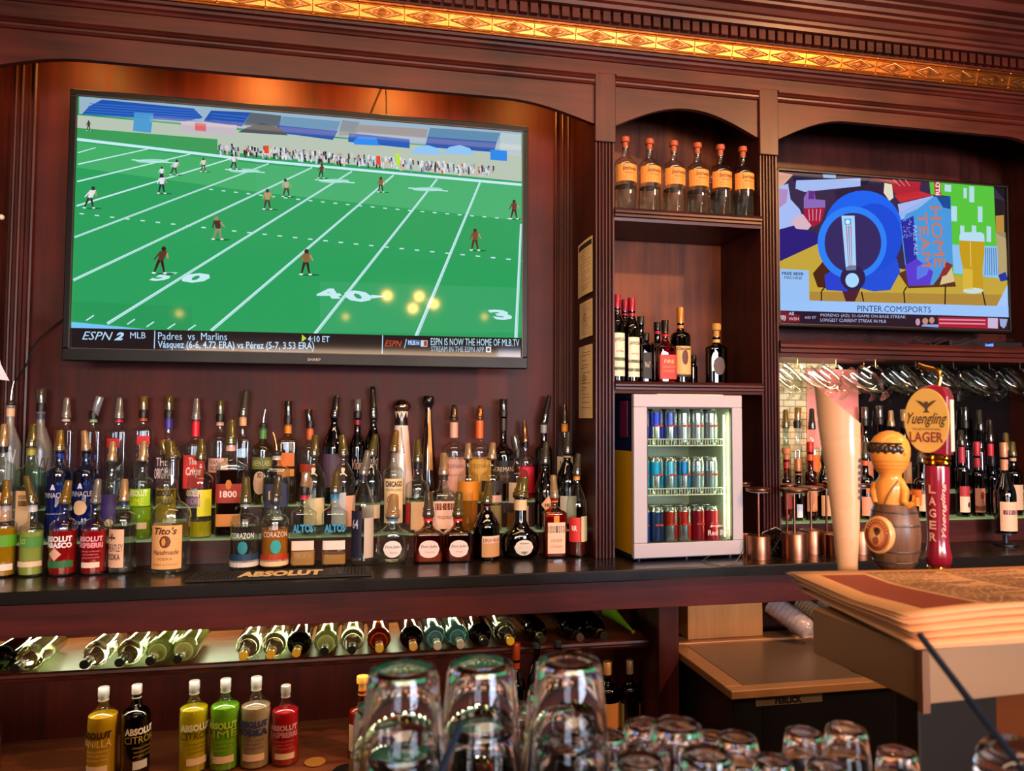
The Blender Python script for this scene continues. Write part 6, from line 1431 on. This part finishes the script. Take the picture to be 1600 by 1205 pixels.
def slab(pts, y0, y1, mi=0, mb=hd): mb.prism([(q(px, py)[0], q(px, py)[2]) for px, py in pts], y0, y1, mi)
slab([(1436, 704), (1490, 712), (1492, 620), (1486, 606), (1466, 601), (1446, 606), (1430, 625)], -.018, .026)
hd.build('head_block', REDH, t, .003)
MB().box(q(1492.0, 0)[0], q(1493.2, 0)[0], -.006, .018, q(0, 705)[2], q(0, 625)[2]).build('white_edge', M('e8e0cc', .4), t)
ov = MB(); ocx, ocy, orx, ory = 1457.5, 657.5, 36.5, 50
slab([(ocx+orx*math.cos(2*PI*k/n), ocy+ory*math.sin(2*PI*k/n)) for k in range(n)], -.024, -.0185, 0, ov)
op = ov.build('oval_plate', M('c89c4c', .35, coat=.4), t, .001)
tx = MB(); L3 = lambda x0, y0, x1, y1: (lambda u, v: q(x0+(x1-x0)*u, y0+(y1-y0)*(1-v), -.0247))
put_text(tx, 'Yuengling', L3(1426, 645, 1491, 668), 0, .01, .5)
put_text(tx, 'TRADITIONAL', L3(1434, 669, 1481, 672.5), 1, .01)
put_text(tx, 'LAGER', L3(1430, 675, 1484, 691), 1, .02)
for s_ in (-1, 1): tx.add([q(1458, 640, -.0247), q(1458+s_*17, 626, -.0247), q(1458+s_*10, 627, -.0247), q(1458+s_*3, 631, -.0247)], [(0, 1, 2, 3)], 0)
tx.add([q(1455, 628, -.0248), q(1461, 628, -.0248), q(1460, 642, -.0248), q(1464, 645, -.0248), q(1452, 645, -.0248), q(1456, 642, -.0248)], [(0, 1, 2, 3, 4, 5)], 0)
tx.build('lettering', [M('4a3420', .5), M('7a2c28', .5)], op)
tx = MB()
for i, chh in enumerate('LAGER'):
    y0 = 757+i*18.5
    def f(u, v, y0=y0):
        a = math.radians(-26+32*u); rr = 21.2*S_; return (rr*math.sin(a), -rr*math.cos(a), q(0, y0+13*(1-v))[2])
    put_text(tx, chh, f, 0, .02)
def g(u, v):
    a = math.radians(28+26*(1-v)); rr = 21.4*S_; return (rr*math.sin(a), -rr*math.cos(a), q(0, 838-88*u)[2])
put_text(tx, 'Yuengling', g, 0, .01, .4)
tx.build('lettering', M('e0a890', .4), t)
MB().tube([q(1472, 606), q(1476, 592), q(1474, 582), q(1464, 577), q(1450, 573), q(1440, 568)], [5*S_, 5*S_, 5*S_, 4.5*S_, 4*S_, 3*S_], 12).build('brass_finial', M('d09050', .18, 1), t)

# ================================================================== GLASSES ON THE FRONT BAR
def tumbler(name, R0, R1, H, w_=.0028, base=.012):
    """stands upside down: narrow thick base on top"""
    o = [(R1, 0), (R1-(R1-R0)*.5, H*.5), (R0+.001, H-.010), (R0-.001, H-.003), (R0-.006, H)]
    i_ = [(R0*.55, H-.0015), (R0*.25, H-.002)]
    inner = [(R0*.25, H-base-.001), (R0-.010, H-base), (R0-.0045, H-base-.008), (R1-(R1-R0)*.5-w_, H*.5), (R1-w_, 0)]
    t = empty(name, (0, 0, 0))
    mb = MB().lathe(o+i_, 32, cap0=False, cap1=True)
    mb.lathe(inner, 32, cap0=True, cap1=False)
    mb.add([], [])
    # rim joining the two walls
    n0 = (len(o+i_))*32; nv = len(mb.v); s0 = 0; s1 = nv-32
    for k in range(32): mb.f.append([s0+k, s0+(k+1) % 32, s1+(k+1) % 32, s1+k][::-1]); mb.m.append(0); mb.sm.append(True)
    mb.build('wall', GL, t, fix=True)
    return t
pint = tumbler('pint_glass', .0310, .0445, .148)
PLACED = []
def find_y(cx, cyp, y0, wpx, R0, R1):
    """keeps the stack on its sight line but far enough from its neighbours"""
    for dy in [0]+[v*sg for v in (.01, .02, .03, .04, .05, .06, .07, .08, .09, .10, .12, .14) for sg in (1, -1)]:
        y = y0+dy
        if y > -1.705 or y < -2.25: continue
        P_ = onY(cx, cyp, y); sc = wpx*s_at(P_)/(2*R0); r = R1*sc
        if all((P_.x-a)**2+(y-b)**2 > (r+c+.0008)**2 for a, b, c in PLACED): PLACED.append((P_.x, y, r)); return P_, y, sc
    print('NO ROOM', cx, cyp); return None
def stack(proto, cx, cyp, y, wpx, R0, R1, off, H, lab, grp, used):
    r_ = find_y(cx, cyp, y, wpx, R0, R1)
    if not r_: return used
    P_, y, sc = r_; top = P_.z
    n = max(1, min(4, int((top-ZB-H*sc)/(off*sc)+.1)+1))
    if n > 1: off2 = (top-ZB-.0006-H*sc)/(n-1)
    else: off2 = 0
    nmz = {1: ['only glass'], 2: ['lower', 'topmost'], 3: ['bottom', 'middle', 'topmost'], 4: ['bottom', 'second lowest', 'second highest', 'topmost']}[n]
    for k in range(n):
        o = proto if not used else copy_tree(proto); used = True
        o.location = (P_.x, y, ZB+.0006+off2*k); o.scale = (sc, sc, sc if n > 1 else (top-ZB-.0006)/H); o.rotation_euler = (0, 0, k*.4)
        tag(o, lab % nmz[k], 'glass', grp)
    return used
used = False
for cx, cyp, y, wp, nm in ((630, 1042, -1.955, 108, 'left'), (889, 1028, -1.95, 100, 'right'), (752, 1033, -1.90, 103, 'middle')):
    used = stack(pint, cx, cyp, y, wp, .0310, .0445, .055, .148, 'upturned clear pint glass, %s in the '+nm+' foreground stack', 'stacked pint glasses on the front bar', used)
for cx, cyp, y, wp, nm in ((592, 1100, -1.83, 70, 'half-hidden stack behind the left foreground stack'), (704, 1112, -1.80, 70, 'stack seen between the left and middle stacks'), (862, 1072, -1.82, 72, 'stack behind the right foreground stack'),
                       (816, 1104, -1.74, 62, 'rearmost stack between the middle and right stacks')):
    used = stack(pint, cx, cyp, y, wp, .0310, .0445, .055, .148, 'upturned pint glass, %s in the '+nm, 'pint glasses behind the foreground stacks', used)
rock = tumbler('rocks_glass', .0320, .0415, .088, .003, .014)
used = False
RK = [(1057, 1130, -1.98, 80, 'largest in front of the divider'), (1152, 1150, -1.96, 64, 'before the left of the black cooler'), (1322, 1136, -1.98, 66, 'right one of the pair before the cooler'), (1256, 1142, -1.93, 60, 'left one of the pair before the cooler'),
      (1402, 1172, -2.00, 64, 'rightmost before the tap tower'), (1008, 1130, -1.86, 66, 'just left of the largest'), (950, 1146, -1.86, 56, 'nearest the right pint stack'), (1112, 1148, -1.86, 52, 'behind the pair near the centre'),
      (1105, 1174, -2.04, 82, 'low and wide at the bottom edge'), (1000, 1184, -2.05, 78, 'low at the bottom edge on the left'), (1208, 1186, -2.05, 62, 'low between the two groups'), (1292, 1192, -2.07, 66, 'lowest at the bottom edge right')]
for cx, cyp, y, wp, nm in RK:
    used = stack(rock, cx, cyp, y, wp, .0320, .0415, .045, .088, 'upturned tumbler, %s of the stack '+nm, 'upturned tumblers on the front bar', used)
# drinking straws
def straw(a, b_, r, label):
    cable('drinking_straw', [a, b_], r, M('1c2638', .15, coat=1.0), label, 'straw')
a = onY(1437, 992, -2.02); d_ = onY(1592, 1196, -2.14)
straw(tuple(a), tuple(d_+(d_-a)*.28), .0030, 'long black straw slanting across the menus at the right with a blue shine')
a = onY(719, 1133, -2.03); d_ = onY(690, 1206, -2.05)
straw(tuple(a), tuple(d_+(d_-a)*1.0), .0030, 'short dark straw leaning between the left and middle pint stacks')
# a glass at the lower right corner holding the long straw
P_ = onY(1592, 1180, -2.13)
g2 = tumbler('straw_glass', .034, .030, .12)
g2.location = (P_.x+.012, P_.y+.005, ZB+.0005); g2.scale = (1, 1, (P_.z-ZB)/.12)
tag(g2, 'clear glass at the lower right corner holding the long black straw', 'glass')

# globe lamps hanging over the seating, seen only as reflections
for k, (px_, py_) in enumerate(((605, 462), (655, 463), (678, 475), (645, 482), (280, 490), (540, 495), (757, 495))):
    A_ = onY(px_, py_, Y1-.002); dv = (A_-CAM); tt = (-5.2-A_.y)/(-dv.y); P_ = Vector((A_.x+dv.x*tt, -5.2, A_.z+dv.z*tt))
    t = empty('pendant_lamp', tuple(P_), 'small warm globe lamp hanging behind the viewer, number %s in the cluster' % 'one two three four five six seven'.split()[k], 'lamp')
    big = k in (0, 1, 2, 3)
    MB().sph((0, 0, 0), .055 if big else .035, 0, 16, 10).build('globe', M('fff0d0', .5, emit='ffb860', es=60 if big else 25), t)
    MB().tube([(0, 0, .03), (0, 0, 3.42-P_.z)], .006, 6).build('cord', BLK, t)
